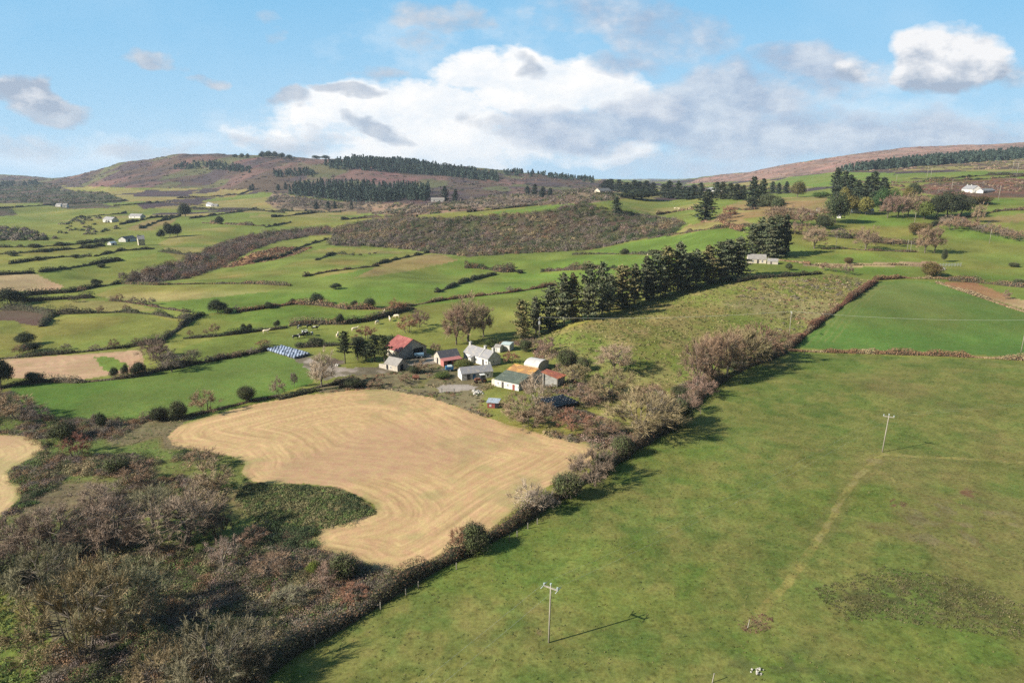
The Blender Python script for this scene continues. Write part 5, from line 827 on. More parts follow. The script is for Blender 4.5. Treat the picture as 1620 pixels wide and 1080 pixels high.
MB().hexa([(-.2, D2 + .004, e2 + .05), (L + .2, D2 + .004, e2 + .05), (L + .2, D3 + .2, e3), (-.2, D3 + .2, e3)], [(-.2, D2 + .004, e2 + .18), (L + .2, D2 + .004, e2 + .18), (L + .2, D3 + .2, e3 + .12), (-.2, D3 + .2, e3 + .12)]).build('roof', M['orange'], gs)
MB().box(-1.3, -.01, .15, 2.6, -1.2, 1.75).build('annex', M['cream'], gs); MB().prism([(.02, -1.4), (D2, -1.4), (D2, e2 - .05), (.02, e0 - .02)], L + .004, L + .03).build('gable_sheeting', M['grey'], gs)
openings(gs, L, D3, e0, [('f', .9, .75, .5, .8, 'win'), ('f', 2.4, .05, .75, 1.75, 'door'), ('f', 4.3, .8, .5, .8, 'win'), ('f', 6.2, .05, .8, 1.6, 'rdoor'), ('f', 8.0, .75, .5, .8, 'win')])
g0 = P(870, 604).z; c = [Pz(855.5, 588, g0 + 4.3), Pz(883, 599, g0 + 2.5), Pz(897, 593, g0 + 2.5), Pz(865, 583, g0 + 4.3)]; o0 = c[0].copy(); o0.z = g0
rs = empty('red_roofed_shed', o0); tag(rs, 'open sided shed with a rusty red sloping roof beside the orange roof', 'shed'); q = [v - o0 for v in c]
MB().hexa([v - Vector((0, 0, .12)) for v in q], q).build('roof', M['rred'], rs)
ins = [q[0].lerp(q[2], .06), q[1].lerp(q[3], .08), q[2].lerp(q[0], .08), q[3].lerp(q[1], .06)]
MB().hexa([Vector((v.x, v.y, -1.2)) for v in ins], [v - Vector((0, 0, .2)) for v in ins]).build('wall', M['grey'], rs)
for v in ins[:2]: MB().box(v.x - .1, v.x + .1, v.y - .45, v.y - .25, -.8, v.z - .25).build('post', M['dwood'], rs)
# pale arched shed
B = P(829, 586); A = P(851, 590); L, rz = frame_of(A.copy(), B.copy()); ar = empty('domed_shed', B, rz); tag(ar, 'pale shed with a rounded roof behind the orange roof', 'shed')
R = 3.2; prof = [(R + R * math.cos(a), 1.9 + 1.5 * math.sin(a)) for a in np.linspace(0, math.pi, 15)]
MB().prism([(.03, -1.2), (2*R - .03, -1.2)] + [(y * .985 + .05, z - .08) for y, z in prof], .05, L - .05).build('wall', M['cream'], ar)
MB().prism(prof + [(y * .98 + .06, z - .07) for y, z in prof[::-1]], -.1, L + .1).build('roof', M['dome'], ar, smooth=False)
gabled('flat_roofed_shed', 'small white shed with pale green low roof behind the farmhouse', 'shed', (793, 555), (806, 556), 4.2, 2.3, 2.6, 'white', 'ggreen', [('f', .8, .7, .6, .7, 'win')], ov=.2)
gabled('white_hut', 'small white hut just above the farmhouse chimney', 'hut', (782, 557), (791, 558), 2.4, 1.9, 2.5, 'white', 'pale', [('f', .5, .1, .6, 1.5, 'gdoor')], ov=.12)
gabled('tin_shed', 'tiny shed with galvanised roof and red wall at the stubble edge', 'shed', (771, 645), (788, 646), 2.9, 1.5, 1.75, 'doorred', 'galv', [('f', 2.0, .05, .9, 1.2, 'shade_panel'), ('f', .5, .4, .6, .6, 'gdoor')], ov=.25, rf=.9)
# distant houses
gabled('cottage', 'long grey roofed cottage under the tall dark conifers', 'cottage', (1183, 416.5), (1212, 417), 5.5, 2.2, 4.4, 'cream', 'pale', [('f', 2, .8, .9, 1, 'win'), ('f', 4.4, .1, 1, 1.9, 'door'), ('f', 6.6, .8, .9, 1, 'win')], ov=.15)
gabled('cottage_outhouse', 'lower grey roofed outhouse attached right of the cottage', 'outhouse', (1213.5, 417.5), (1230.5, 418.5), 4.2, 1.4, 2.7, 'stone', 'pale', [('f', 1.5, .1, .8, 1.2, 'door')], ov=.1)
gabled('white_house', 'white house with two chimneys and grey roof high on the right', 'house', (1521, 303), (1538, 305.5), 8, 3.4, 6.6, 'white', 'slate', [('f', 1.5, 1, 1.1, 1.3, 'win'), ('f', 4, 1, 1.1, 1.3, 'win'), ('r', 2, 1, 1.1, 1.3, 'win'), ('r', 5, 3.2, 1.0, 1.1, 'win')], chim=(1.0, 9.0), gable='white')
gabled('bungalow', 'low white outbuilding right of the two chimneyed white house', 'outbuilding', (1555, 306), (1574, 303), 5.5, 2.3, 4.0, 'white', 'slate', [('f', 2, .8, 1.1, 1, 'win'), ('f', 6, .1, 1, 1.9, 'door')])
gabled('garden_house', 'white house half hidden by yellow green garden trees', 'house', (1348, 337), (1362, 337.5), 6, 2.6, 4.6, 'white', 'slate', [('f', 1.5, .8, 1, 1.1, 'win'), ('f', 4.2, .8, 1, 1.1, 'win')])
gabled('garden_house', 'second pale house right of the half hidden white garden house', 'house', (1372, 338.5), (1382, 338.5), 5, 2.5, 4.2, 'white', 'galv', [('f', 1.2, .8, 1, 1.1, 'win')])
gabled('hut', 'small white hut in the shade of the big dark evergreen', 'hut', (1324, 345), (1330, 345.5), 3, 2, 3, 'white', 'slate', [('f', .6, .6, .8, .8, 'win')])
gabled('hut', 'tiny white hut among the bare thicket, upper one', 'hut', (1292, 336), (1297, 336), 3, 2.2, 3.2, 'white', 'pale', [('f', .5, .6, .7, .8, 'win')])
gabled('hut', 'tiny white hut among the bare thicket, lower one', 'hut', (1283, 343), (1287.5, 343), 3, 1.8, 2.6, 'white', 'pale', [('f', .5, .6, .7, .8, 'win')])
gabled('white_house', 'white house at the end of the ridge-top conifer row', 'house', (1119, 303.5), (1134, 303.5), 9, 4, 6.8, 'white', 'slate', [('f', 3, 1.2, 1.4, 1.6, 'win'), ('f', 8, 1.2, 1.4, 1.6, 'win')])
gabled('house', 'pale pinkish house left of the skyline spinney', 'house', (949, 306), (967, 306), 9, 3.6, 7, 'cream', 'pale', [('f', 3, 1.2, 1.4, 1.6, 'win'), ('f', 9, 1.2, 1.4, 1.6, 'win')])
gabled('bungalow', 'far white bungalow below the hillside plantation', 'bungalow', (682, 319.5), (703, 319.5), 9, 3.2, 6.2, 'white', 'pale', [('f', 4, 1, 1.6, 1.6, 'win'), ('f', 12, 1, 1.6, 1.6, 'win')])
gabled('house', 'far white house with blue grey roof among the small fields', 'house', (326, 326.5), (334, 327), 9, 4.2, 7.4, 'white', 'slate', [('f', 2, 1.2, 1.4, 1.5, 'win'), ('f', 6, 1.2, 1.4, 1.5, 'win')])
gabled('outhouse', 'low grey outhouse right of the far blue grey roofed house', 'outhouse', (334.5, 327), (344, 327), 6, 2.4, 4.2, 'grey', 'slate', [('f', 3, .2, 1.5, 2, 'door')])
gabled('farmhouse', 'tall cream gabled farmhouse in the far left valley', 'farmhouse', (219.5, 388.5), (230, 388.5), 7, 5.4, 8.4, 'cream', 'slate', [('f', 1, 1, .9, 1.2, 'win'), ('f', 3.6, 1, .9, 1.2, 'win'), ('f', 1, 3.6, .9, 1.1, 'win'), ('f', 3.6, 3.6, .9, 1.1, 'win')], chim=(.6,))
gabled('shed', 'white fronted shed with dark roof left of the cream farmhouse', 'shed', (199, 383), (216, 381.5), 7, 3, 5, 'white', 'dslate', [('f', 3, .2, 2, 2.2, 'shade_panel')])
gabled('shed', 'small pale shed further left of the cream farmhouse', 'shed', (176, 388), (185, 387.5), 4, 2, 3, 'white', 'galv', [('f', 1.5, .2, 1.2, 1.6, 'shade_panel')])
gabled('white_house', 'bright white house, left of the twin white houses in the valley', 'house', (163, 351.5), (177, 352), 8, 3.4, 6.4, 'white', 'slate', [('f', 2, 1, 1.2, 1.3, 'win'), ('f', 6, 1, 1.2, 1.3, 'win')])
gabled('white_house', 'grey roofed white house, right of the twin white houses in the valley', 'house', (204, 345.5), (222, 345), 8, 3, 5.6, 'white', 'slate', [('f', 3, 1, 1.3, 1.3, 'win'), ('f', 9, 1, 1.3, 1.3, 'win')])
gabled('white_house', 'far white house on the left below the brown hill, right one', 'house', (99, 328.5), (106, 328.5), 8, 4, 7, 'white', 'pale', [('f', 2, 1, 1.3, 1.5, 'win')])
gabled('white_house', 'far white house on the left below the brown hill, left one', 'house', (88, 327), (96, 327), 7, 3, 5.5, 'white', 'slate', [('f', 2, 1, 1.3, 1.5, 'win')])
# ------------------------------------------------------------------ yard things
p = P(760, 605); tr = empty('tractor', p, math.radians(20)); tag(tr, 'old brown tractor with white cab roof parked by the long grey shed', 'tractor')
MB().box(-1.7, -.1, -.4, .4, .75, 1.45).build('bonnet', M['rusty'], tr, .06); MB().box(-.1, 1.4, -.65, .65, .85, 1.15).build('chassis', M['rusty'], tr, .04)
cb = MB().box(0, 1.25, -.62, .62, 1.152, 2.35).build('cab', M['glass'], tr, .03); MB().box(-.12, 1.4, -.75, .75, 2.352, 2.5).build('cab_roof', M['white'], cb, .04)
for x, y, r, w in ((.95, -.95, .75, .4), (.95, .55, .75, .4), (-1.35, -.72, .45, .26), (-1.35, .46, .45, .26)):
    wh = MB().cyl((x, y, r), r, w, 18, 'y').build('wheel', M['tyre'], tr); MB().cyl((x, y - .02, r), r * .5, w + .04, 12, 'y').build('rim', M['rusty'], wh)
p = P(711, 586.5); bt = empty('trailer', p, math.radians(12)); tag(bt, 'blue trailer with a pale cover in front of the red lean-to', 'trailer')
MB().box(-1.2, 1.2, -.8, .8, .5, 1.55).build('body', M['blue'], bt, .05); MB().prism([(-.83, 1.555), (.83, 1.555), (.5, 1.85), (-.5, 1.85)], -.6, .8).build('cover', M['ggreen'], bt)
for y in (-.98, .80):
    wh = MB().cyl((.1, y, .4), .4, .18, 14, 'y').build('wheel', M['tyre'], bt); MB().cyl((.1, y - .01, .4), .2, .2, 10, 'y').build('rim', M['metal'], wh)
MB().box(-2.3, -1.2, -.06, .06, .55, .65).build('drawbar', M['metal'], bt)
p = P(663, 565.5); q_ = empty('trailer', p, math.radians(10)); tag(q_, 'pale blue trailer in the open end of the red roofed barn', 'trailer')
MB().box(-1.6, 1.6, -.9, .9, .7, 1.5).build('body', M['lblue'], q_, .05)
for x in (-.8, .8):
    for y in (-1.05, .87):
        wh = MB().cyl((x, y, .42), .42, .18, 14, 'y').build('wheel', M['tyre'], q_); MB().cyl((x, y - .01, .42), .2, .2, 10, 'y').build('rim', M['metal'], wh)
p = P(658, 600); q_ = empty('iron_tank', p, math.radians(5)); tag(q_, 'small rusty iron tank with a lid on the grassy slope', 'tank')
MB().cyl((-1.0, 0, .75), .6, 2.0, 16, 'x').build('tank', M['rusty'], q_); MB().box(-.3, .3, -.3, .3, 1.33, 1.5).build('lid', M['rusty'], q_); [MB().box(x - .12, x + .12, -.5, .5, -.3, .3).build('leg', M['stone'], q_) for x in (-.6, .6)]
def rock_mesh(seed, n=10, spread=1.2, s=(.25, .55)):
    import bmesh
    r = np.random.default_rng(seed); bm = bmesh.new()
    for i in range(n):
        mtx = Matrix.Translation((r.normal() * spread * .5, r.normal() * spread * .5, r.uniform(.0, .25))); sc = r.uniform(*s)
        vs = bmesh.ops.create_icosphere(bm, subdivisions=2, radius=sc, matrix=mtx)['verts']
        for v in vs: v.co += Vector(r.normal(size=3) * sc * .12)
    me = bpy.data.meshes.new('rock'); bm.to_mesh(me); bm.free(); return me
for px_, py_, sd_, n_, sp_, lab in [(757, 622, 1, 14, 1.7, 'pale rubble heap on the grass in front of the green roofed shed'), (1198, 1062, 2, 16, .75, 'cluster of small white stones near the bottom of the meadow'), (533, 578, 3, 3, .5, 'few pale stones at the foot of the slender pine')]:
    o = link('rock_pile', rock_mesh(sd_, n_, sp_, (.07, .17) if sd_ == 2 else (.25, .55)), M['rock'], None, P(px_, py_)); tag(o, lab, 'rocks')
for i, (px_, py_) in enumerate([(699, 621), (718.5, 621.5)]):
    r_ = empty('gate_post', P(px_, py_)); tag(r_, f"pale concrete gate post on the {['left', 'right'][i]} of the concrete slab", 'gate post'); MB().box(-.16, .16, -.16, .16, -.5, 1.25).build('shaft', M['pale'], r_, .02); MB().box(-.2, .2, -.2, .2, 1.252, 1.33).build('cap', M['pale'], r_)
# bales
def bale_meshes(wrap_end):
    k = 20; prof = [(.50, 0), (.60, .06), (.62, .3), (.62, .9), (.60, 1.14), (.50, 1.2)]; V = []; Fl = []
    for r, t in prof: V += [(t - .6, r * math.cos(2*math.pi*i/k), .6 + r * math.sin(2*math.pi*i/k)) for i in range(k)]
    for a in range(len(prof) - 1): Fl += [[a*k+i, a*k+(i+1) % k, (a+1)*k+(i+1) % k, (a+1)*k+i] for i in range(k)]
    m = MB(); m.add(V, Fl + [list(range(k))[::-1], [5*k+i for i in range(k)]]); me = m.mesh('bale', smooth=True); return me
_n = NT(M['bale'].node_tree); _b = [n for n in _n.n if n.type == 'BSDF_PRINCIPLED'][0]; _src = _b.inputs['Base Color'].links[0].from_socket; _oi = _n.new('ShaderNodeObjectInfo'); _hs = _n.new('ShaderNodeHueSaturation'); _n.lk(_src, _hs.inputs['Color']); _n.lk(_n.mr(_oi.outputs['Random'], 0, 1, .5, 1.35), _hs.inputs['Value']); _n.lk(_hs.outputs[0], _b.inputs['Base Color'])
bw = bale_meshes(0); bw.materials.append(M['bale']); bk = bale_meshes(0); bk.materials.append(M['bbale'])
def stack(c00, c10, side, nu, nv, me, label, group, pit=1.27, jit=.05):
    a, b = P(*c00), P(*c10); u = b - a; u.z = 0; L = u.length; u.normalize(); v = Vector((-u.y, u.x, 0)) * side; rot = math.atan2(u.y, u.x)
    for i in range(nu):
        for j in range(nv):
            q = a + u * ((i + .5) * L / nu) + v * ((j + .5) * pit) + Vector((RNG.normal() * jit, RNG.normal() * jit, 0)); q.z = float(T(q.x, q.y)) - .02
            o = link('silage_bale', me, None, None, q); o.rotation_euler = (0, 0, rot + RNG.normal() * .06); sc = RNG.uniform(.88, .96); o.scale = (sc, sc, sc); tag(o, label, 'silage bale', group)
stack((421, 555), (466, 568.5), 1, 11, 5, bw, 'pale blue wrapped silage bale in the long stack above the bright green field', 'pale blue silage bales')
stack((880, 649), (917, 641), 1, 6, 6, bk, 'black wrapped silage bale in the dark stack below the red roofed shed', 'black silage bales')
# ------------------------------------------------------------------ cattle
def skin_body(verts, edges, radii):
    me = bpy.data.meshes.new('cow'); me.from_pydata(verts, edges, []); o = bpy.data.objects.new('tmp', me); COL.objects.link(o)
    o.modifiers.new('s', 'SKIN'); 
    for i, r in enumerate(radii): me.skin_vertices[0].data[i].radius = r if isinstance(r, tuple) else (r, r)
    me.skin_vertices[0].data[1].use_root = True
    o.modifiers.new('u', 'SUBSURF').levels = 1
    dg = bpy.context.evaluated_depsgraph_get(); out = bpy.data.meshes.new_from_object(o.evaluated_get(dg)); bpy.data.objects.remove(o); out.polygons.foreach_set('use_smooth', [True] * len(out.polygons)); return out
def cow_mesh(graze):
    hd = [(1.25, 0, .75), (1.45, 0, .35), (1.62, 0, .18)] if graze else [(1.25, 0, 1.45), (1.45, 0, 1.62), (1.80, 0, 1.48)]
    v = [(-.85, 0, 1.08), (-.2, 0, 1.02), (.55, 0, 1.05), (.9, 0, 1.15)] + hd; e = [(0,1),(1,2),(2,3),(3,4),(4,5),(5,6)]; r = [(.30,.32),(.36,.42),(.33,.40),(.22,.30),(.15,.17),(.14,.15),(.08,.09)]
    for sx, sy, bend in ((.62, .2, .03), (.62, -.2, -.02), (-.80, .2, -.10), (-.80, -.2, -.06)):
        n = len(v); v += [(sx, sy, .72), (sx + bend, sy, .38), (sx, sy, .03)]; e += [((2 if sx > 0 else 0), n), (n, n+1), (n+1, n+2)]; r += [.13, .075, .06]
    n = len(v); v += [(-1.02, 0, 1.15), (-1.12, 0, .6)]; e += [(0, n), (n, n+1)]; r += [.05, .03]
    hx, hy, hz = hd[1]
    for s in (-1, 1): n = len(v); v += [(hx - .05, s * .24, hz + .08)]; e += [(5, n)]; r += [.05]
    return skin_body(v, e, r)
CW = [cow_mesh(True), cow_mesh(False)]
def cowmat(nm, c1, c2, th):
    m, nt, bs = base_mat(nm); tc = nt.new('ShaderNodeTexCoord'); oi = nt.new('ShaderNodeObjectInfo'); va = nt.new('ShaderNodeVectorMath', operation='ADD'); nt.lk(tc.outputs['Object'], va.inputs[0]); cx = nt.new('ShaderNodeCombineXYZ'); nt.lk(nt.m('MULTIPLY', oi.outputs['Random'], 40), cx.inputs[0]); nt.lk(cx.outputs[0], va.inputs[1])
    nt.lk(nt.mix(nt.mr(nt.noise(va.outputs[0], 1.3, 1), th, th + .03, 0, 1), c1, c2), bs.inputs['Base Color']); return m
CM = dict(bw=cowmat('black_white_hide', (.018,.017,.016), (.70,.68,.64), .56), cream=cowmat('cream_hide', (.72,.62,.46), (.62,.50,.35), .5), dark=cowmat('dark_hide', (.03,.025,.02), (.06,.04,.03), .5))
def cow(px_, py_, kind, g, rz, label, group=None):
    key = CW[0 if g else 1].copy(); key.materials.append(CM[kind]); o = link('cow', key, None, None, P(px_, py_)); o.rotation_euler.z = rz; o.scale = (1.12,) * 3; tag(o, label, 'cow', group)
for i, (x, y) in enumerate([(474, 519.5), (489, 519), (480, 530), (468, 536), (484, 531), (494, 531), (478, 534), (499, 522)]):
    cow(x, y, 'bw', i % 2 == 0, RNG.uniform(0, 6.28), f"black and white cow around the feeder, {['back left','back right','front middle','front left','beside the ring at right','front right','nearest the dark bush','furthest right'][i]}", 'black and white cattle at the feeder')
for x, y, k, g, rz, lab in [(534, 534, 'cream', 0, 1.6, 'cream cow standing by the tall pine'), (596.5, 513, 'cream', 1, 1.2, 'cream cow grazing above the red brown bush'), (617, 508, 'cream', 0, 1.9, 'cream cow facing away up the bank'), (608, 503, 'dark', 1, .4, 'dark cow below the brown bank'), (607.5, 497.5, 'cream', 0, 1.5, 'pale cow on the brown bank'), (628, 503, 'cream', 1, 3.0, 'tan cow beside the reddish thorn'), (561, 524, 'cream', 0, .5, 'pale cow behind the red brown bush'), (421, 527.5, 'cream', 0, .3, 'single pale cow below the middle bank'), (1026.5, 405, 'cream', 1, 0, 'far white cow in the bright field above the shelterbelt'), (1068, 331, 'cream', 1, 0, 'far cream cow on the left of the upland pair'), (1074, 331.5, 'cream', 0, 3, 'far cream cow on the right of the upland pair'), (570, 405, 'dark', 1, .4, 'far dark cow on the green brow, left one'), (585, 403, 'dark', 1, 2.4, 'far dark cow on the green brow, middle one'), (593, 402.5, 'dark', 0, .2, 'far dark cow on the green brow, right one'), (1524, 351, 'cream', 1, 0, 'white cow by the brown hedgerow below the white house'), (1526, 314, 'cream', 0, 1, 'white cow on the lawn below the white house')]: cow(x, y, k, g, rz, lab)
p = P(482, 526.5); rg = empty('ring_feeder', p); tag(rg, 'round silver cattle feeder amid the black and white cows', 'cattle feeder')
tb = TB(); 
for z in (.35, .75, 1.1): tb.tube([(1.1 * math.cos(a), 1.1 * math.sin(a), z) for a in np.linspace(0, 2 * math.pi, 20)], [.05] * 20, 5)
link('rail', tb.mesh('rail'), M['metal'], rg); tb = TB()
for a in np.linspace(0, 2 * math.pi, 12, endpoint=False): tb.tube([(1.1 * math.cos(a), 1.1 * math.sin(a), -.1), (1.1 * math.cos(a), 1.1 * math.sin(a), 1.15)], [.035] * 2, 5)
link('upright', tb.mesh('upright'), M['metal'], rg)
# sheep pen
a, b = P(1487, 421.5), P(1520, 421.5); L, rz = frame_of(b.copy(), a.copy()); pn = empty('sheep_pen', a, rz); tag(pn, 'pale metal hurdle fence in the bright right hand field', 'fence'); tb = TB()
for z in (.3, .65, 1.0, 1.35): tb.tube([(0, 0, z), (L, 0, z)], [.06] * 2, 5)
link('rail', tb.mesh('rail'), M['metal'], pn)
for k in range(8): MB().box(L * k / 7 - .07, L * k / 7 + .07, -.07, .07, -.3, 1.5).build('post', M['metal'], pn)
p = P(1491, 427); tk = empty('water_trough', p); tag(tk, 'white water trough right of the large dark gorse bush', 'trough'); MB().box(-1.1, 1.1, -.6, .6, 0, 1.0).build('basin', M['frame'], tk, .05); MB().box(-1.2, 1.2, -.7, -.602, .85, 1.05).box(-1.2, 1.2, .602, .7, .85, 1.05).build('rim', M['metal'], tk)
# ------------------------------------------------------------------ poles and wires
POLES = {}
def pole(key, px_, py_, top, label, kind=1, rz=0.0, lean=0.0, group=None, name='utility_pole'):
    p = P(px_, py_); m = mpp(p); H = max(6.5, (py_ - top) * m * 1.03); r0 = max(.12, m * .33); r0 = min(r0, .2)
    root = empty(name, p, 0); tag(root, label, 'utility pole', group); tb = TB(); tb.tube([(0, 0, -.8), (lean * H * .5, 0, H * .5), (lean * H, 0, H)], [r0, r0 * .88, r0 * .72], 10, True); link('shaft', tb.mesh('shaft'), M['wood'], root)
    hd = Vector((lean * H, 0, H)); c, s = math.cos(rz), math.sin(rz); ends = []
    if kind >= 1:
        w = 1.05; ca = MB(); dx = np.array([c, s]) * w; nx = np.array([-s, c]) * .07
        lo = [(hd.x + k * dx[0] + j * nx[0], k * dx[1] + j * nx[1] + .0, H - .42) for k, j in ((-1, -1), (1, -1), (1, 1), (-1, 1))]; ca.hexa(lo, [(x, y, z + .16) for x, y, z in lo]); cr = ca.build('crossarm', M['wood'], root)
        for k in (-.92, 0, .92):
            x, y = hd.x + k * dx[0], k * dx[1]; z = H - .26 if k else H; MB().cyl((x, y, z), .07, .16, 8).cyl((x, y, z + .16), .12, .16, 8).build('insulator', M['porc'], cr if k else root); ends.append(p + Vector((x, y, z + .32)))
        if kind == 2:
            for k in (-1, 1):
                x, y = hd.x + k * dx[0], k * dx[1]; t = TB(); t.tube([(x - s * .75, y + c * .75, H - .30), (x + s * .75, y - c * .75, H - .36)], [.055, .045], 6, True); link('strain_insulator', t.mesh('strain_insulator'), M['porc'], cr)
    else: ends = [p + hd]
    if kind == 3: MB().box(hd.x - .35, hd.x + .35, -.75, -.25, H - 2.3, H - 1.2).build('transformer', M['metal'], root, .05)
    POLES[key] = ends; return root
pole('a', 868, 1016, 917, 'power pole with glinting crossarm standing in the near meadow, nearest of all', 2, math.radians(-32), .02)
pole('b', 1395.5, 715, 655, 'power pole at the bend of the pale grass strip in the near meadow', 1, math.radians(-25), .045)
pole('c', 1248, 535, 494, 'power pole on the rusty bracken hedge at the field corner', 1, math.radians(80), .0)
pole('d', 1615, 557, 508, 'power pole at the right edge of the upper green field', 1, math.radians(80), .03)
pole('e', 853, 535, 503, 'power pole with a transformer at the farm end of the shelterbelt', 3, math.radians(70), 0)
pole('f', 1565, 386, 363, 'pale pole standing alone in the bright right hand field', 0); pole('g', 1446, 356, 337, 'pole above the corner thorn clumps', 0, lean=.03); pole('h', 1322, 395, 374, 'pale pole on the hedge left of the rounded tan tree', 0); pole('i', 1228.5, 407, 388, 'pole at the foot of the cottage conifers', 0)
pole('j', 1579, 318, 296, 'tall pole on the lawn right of the white bungalow', 1, 1.2, .03); pole('k', 1505, 303, 285, 'reddish pole left of the two chimneyed white house', 0); pole('l', 1277, 305, 296, 'short pole on the ridge pasture by the bushy tree', 0)
for x, y, t, lab in [(1466, 285, 265, 'left pole of the pair on the high pasture'), (1472, 285, 266, 'right pole of the pair on the high pasture'), (1601, 274, 256, 'left pole of the pair at the far right'), (1608, 281, 256, 'right pole of the pair at the far right'), (1233, 290, 274, 'left pole of the faint pair behind the spruces'), (1236.5, 290, 275, 'right pole of the faint pair behind the spruces'), (1418, 287, 277, 'faint lone pole left of the high pasture pair')]: pole(lab, x, y, t, lab, 0)
pole('m', 1435, 397, 383, 'short pole beside the brown hedge with pale stones', 0); pole('n', 1440, 399, 387, 'shorter stump pole right of the short pole at the hedge', 0)
def wire(a, b, sag, r, label, group):
    t = np.linspace(0, 1, 24)[:, None]; pts = np.array(a) * (1 - t) + np.array(b) * t; pts[:, 2] -= (4 * t * (1 - t) * sag)[:, 0]; tb = TB(); tb.tube(pts, [r] * 24, 5); o = link('overhead_wire', tb.mesh('overhead_wire'), M['wire']); tag(o, label, 'wire', group)
A_, B_ = POLES['a'], POLES['b']; dirn = Vector((-28, -33, -1.0))
for k, nm in ((0, 'left'), (2, 'right')):
    wire(A_[k], B_[k], 1.2, .005, f"{nm} hand overhead wire between the two meadow poles", 'meadow wires'); e = A_[k] + dirn * 2.2; wire(A_[k], e, 1.0, .008, f"{nm} hand overhead wire running from the nearest pole to the bottom left", 'near wires')
    f = B_[k] + Vector((130, 28, 2)); wire(B_[k], f, 1.0, .006, f"{nm} hand overhead wire leaving the bend pole to the right", 'right wires')
for k, r_ in ((1, .035),):
    wire(POLES['e'][k], POLES['c'][k], 1.3, .025, 'bright wire over the rough field from the transformer pole', 'rough field wire'); wire(POLES['c'][k], POLES['d'][k], 1.1, .025, 'bright wire across the upper green field', 'upper field wire')
wire(POLES['d'][1], POLES['d'][1] + Vector((90, -4, 1)), 1, .04, 'bright wire leaving the right edge of the picture', 'edge wire')
# fence posts on the meadow side of the ditch hedge
for i, (x, y) in enumerate(sorted([(602, 963), (662, 930), (642, 941), (722, 900), (806, 856), (818, 849), (835, 836), (850, 829), (1108, 655), (1085, 672), (1272, 561), (498, 1024)])):
    rt = empty('fence_post', P(x, y)); tag(rt, f"weathered fence post along the ditch hedge, {ORD[i]} from the bottom left", 'fence post', 'fence posts of the ditch hedge')
    MB().box(-.07, .07, -.07, .07, -.3, 1.15).build('shaft', M['dwood'], rt, .015); MB().box(-.04, .04, -.085, -.072, .8, .95).build('wire_staple', M['metal'], rt)
for x, y, lab in [(1127, 1079, 'pale leaning stake at the bottom edge of the meadow'), (1183, 993, 'pale broken stake in the red weeds')]:
    rt = empty('stake', P(x, y)); rt.rotation_euler = (0, .15, .4); tag(rt, lab, 'stake'); MB().box(-.05, .05, -.05, .05, -.2, 1.2).build('shaft', M['wood'], rt, .01); MB().box(-.06, .06, -.06, .06, 1.202, 1.25).build('cap', M['wood'], rt)
# ------------------------------------------------------------------ light, sky, haze
SUN_EL = math.radians(30.5); SUN_DIR = Vector((-.925, -.38, 0)).normalized()      # ground direction towards the sun
sd = bpy.data.lights.new('sun', 'SUN'); so = bpy.data.objects.new('sun', sd); COL.objects.link(so)
sd.energy = 5.0; sd.angle = math.radians(.53); sd.color = (1, .93, .82)
tosun = Vector((SUN_DIR.x * math.cos(SUN_EL), SUN_DIR.y * math.cos(SUN_EL), math.sin(SUN_EL))); so.rotation_euler = tosun.to_track_quat('Z', 'Y').to_euler(); so.location = (-300, -150, 400)
w = bpy.data.worlds.new('World'); SC.world = w; w.use_nodes = True; nt = NT(w.node_tree); nt.n.clear()
out = nt.new('ShaderNodeOutputWorld'); bg = nt.new('ShaderNodeBackground'); nt.lk(bg.outputs[0], out.inputs[0]); bg.inputs['Strength'].default_value = .05
sky = nt.new('ShaderNodeTexSky', sky_type='NISHITA'); sky.sun_disc = False; sky.sun_elevation = SUN_EL; sky.sun_rotation = math.atan2(SUN_DIR.x, SUN_DIR.y); sky.altitude = 60; sky.air_density = 1.0; sky.dust_density = .6; sky.ozone_density = 1.4
tc = nt.new('ShaderNodeTexCoord'); sep = nt.new('ShaderNodeSeparateXYZ'); nt.lk(tc.outputs['Generated'], sep.inputs[0])
front = nt.mr(sep.outputs[1], .05, .25, 0, 1)
yy = nt.m('MAXIMUM', nt.m('ABSOLUTE', sep.outputs[1]), .04); sx = nt.m('DIVIDE', sep.outputs[0], yy); sz = nt.m('DIVIDE', sep.outputs[2], yy)
cv = nt.new('ShaderNodeCombineXYZ'); nt.lk(nt.m('MULTIPLY', sx, 1.0), cv.inputs[0]); nt.lk(nt.m('MULTIPLY', sz, 1.7), cv.inputs[1])
wz = nt.new('ShaderNodeTexNoise'); wz.inputs['Scale'].default_value = 9; wz.inputs['Detail'].default_value = 4; nt.lk(cv.outputs[0], wz.inputs['Vector'])
wsep = nt.new('ShaderNodeSeparateColor'); nt.lk(wz.outputs['Color'], wsep.inputs[0])
wx = nt.m('ADD', sx, nt.m('MULTIPLY', nt.m('SUBTRACT', wsep.outputs[0], .5), .13)); wy = nt.m('ADD', sz, nt.m('MULTIPLY', nt.m('SUBTRACT', wsep.outputs[1], .5), .08))
n_a = nt.noise(cv.outputs[0], 11, 8, .62); n_b = nt.noise(cv.outputs[0], 4.2, 5, .55)
va = nt.new('ShaderNodeVectorMath', operation='ADD'); nt.lk(cv.outputs[0], va.inputs[0]); va.inputs[1].default_value = (-.018, .028, 0); n_a2 = nt.noise(va.outputs[0], 11, 8, .62)
def sp(px, py):
    lx, fy, dz = rays(px, py); return float(lx / fy), float(dz / fy)
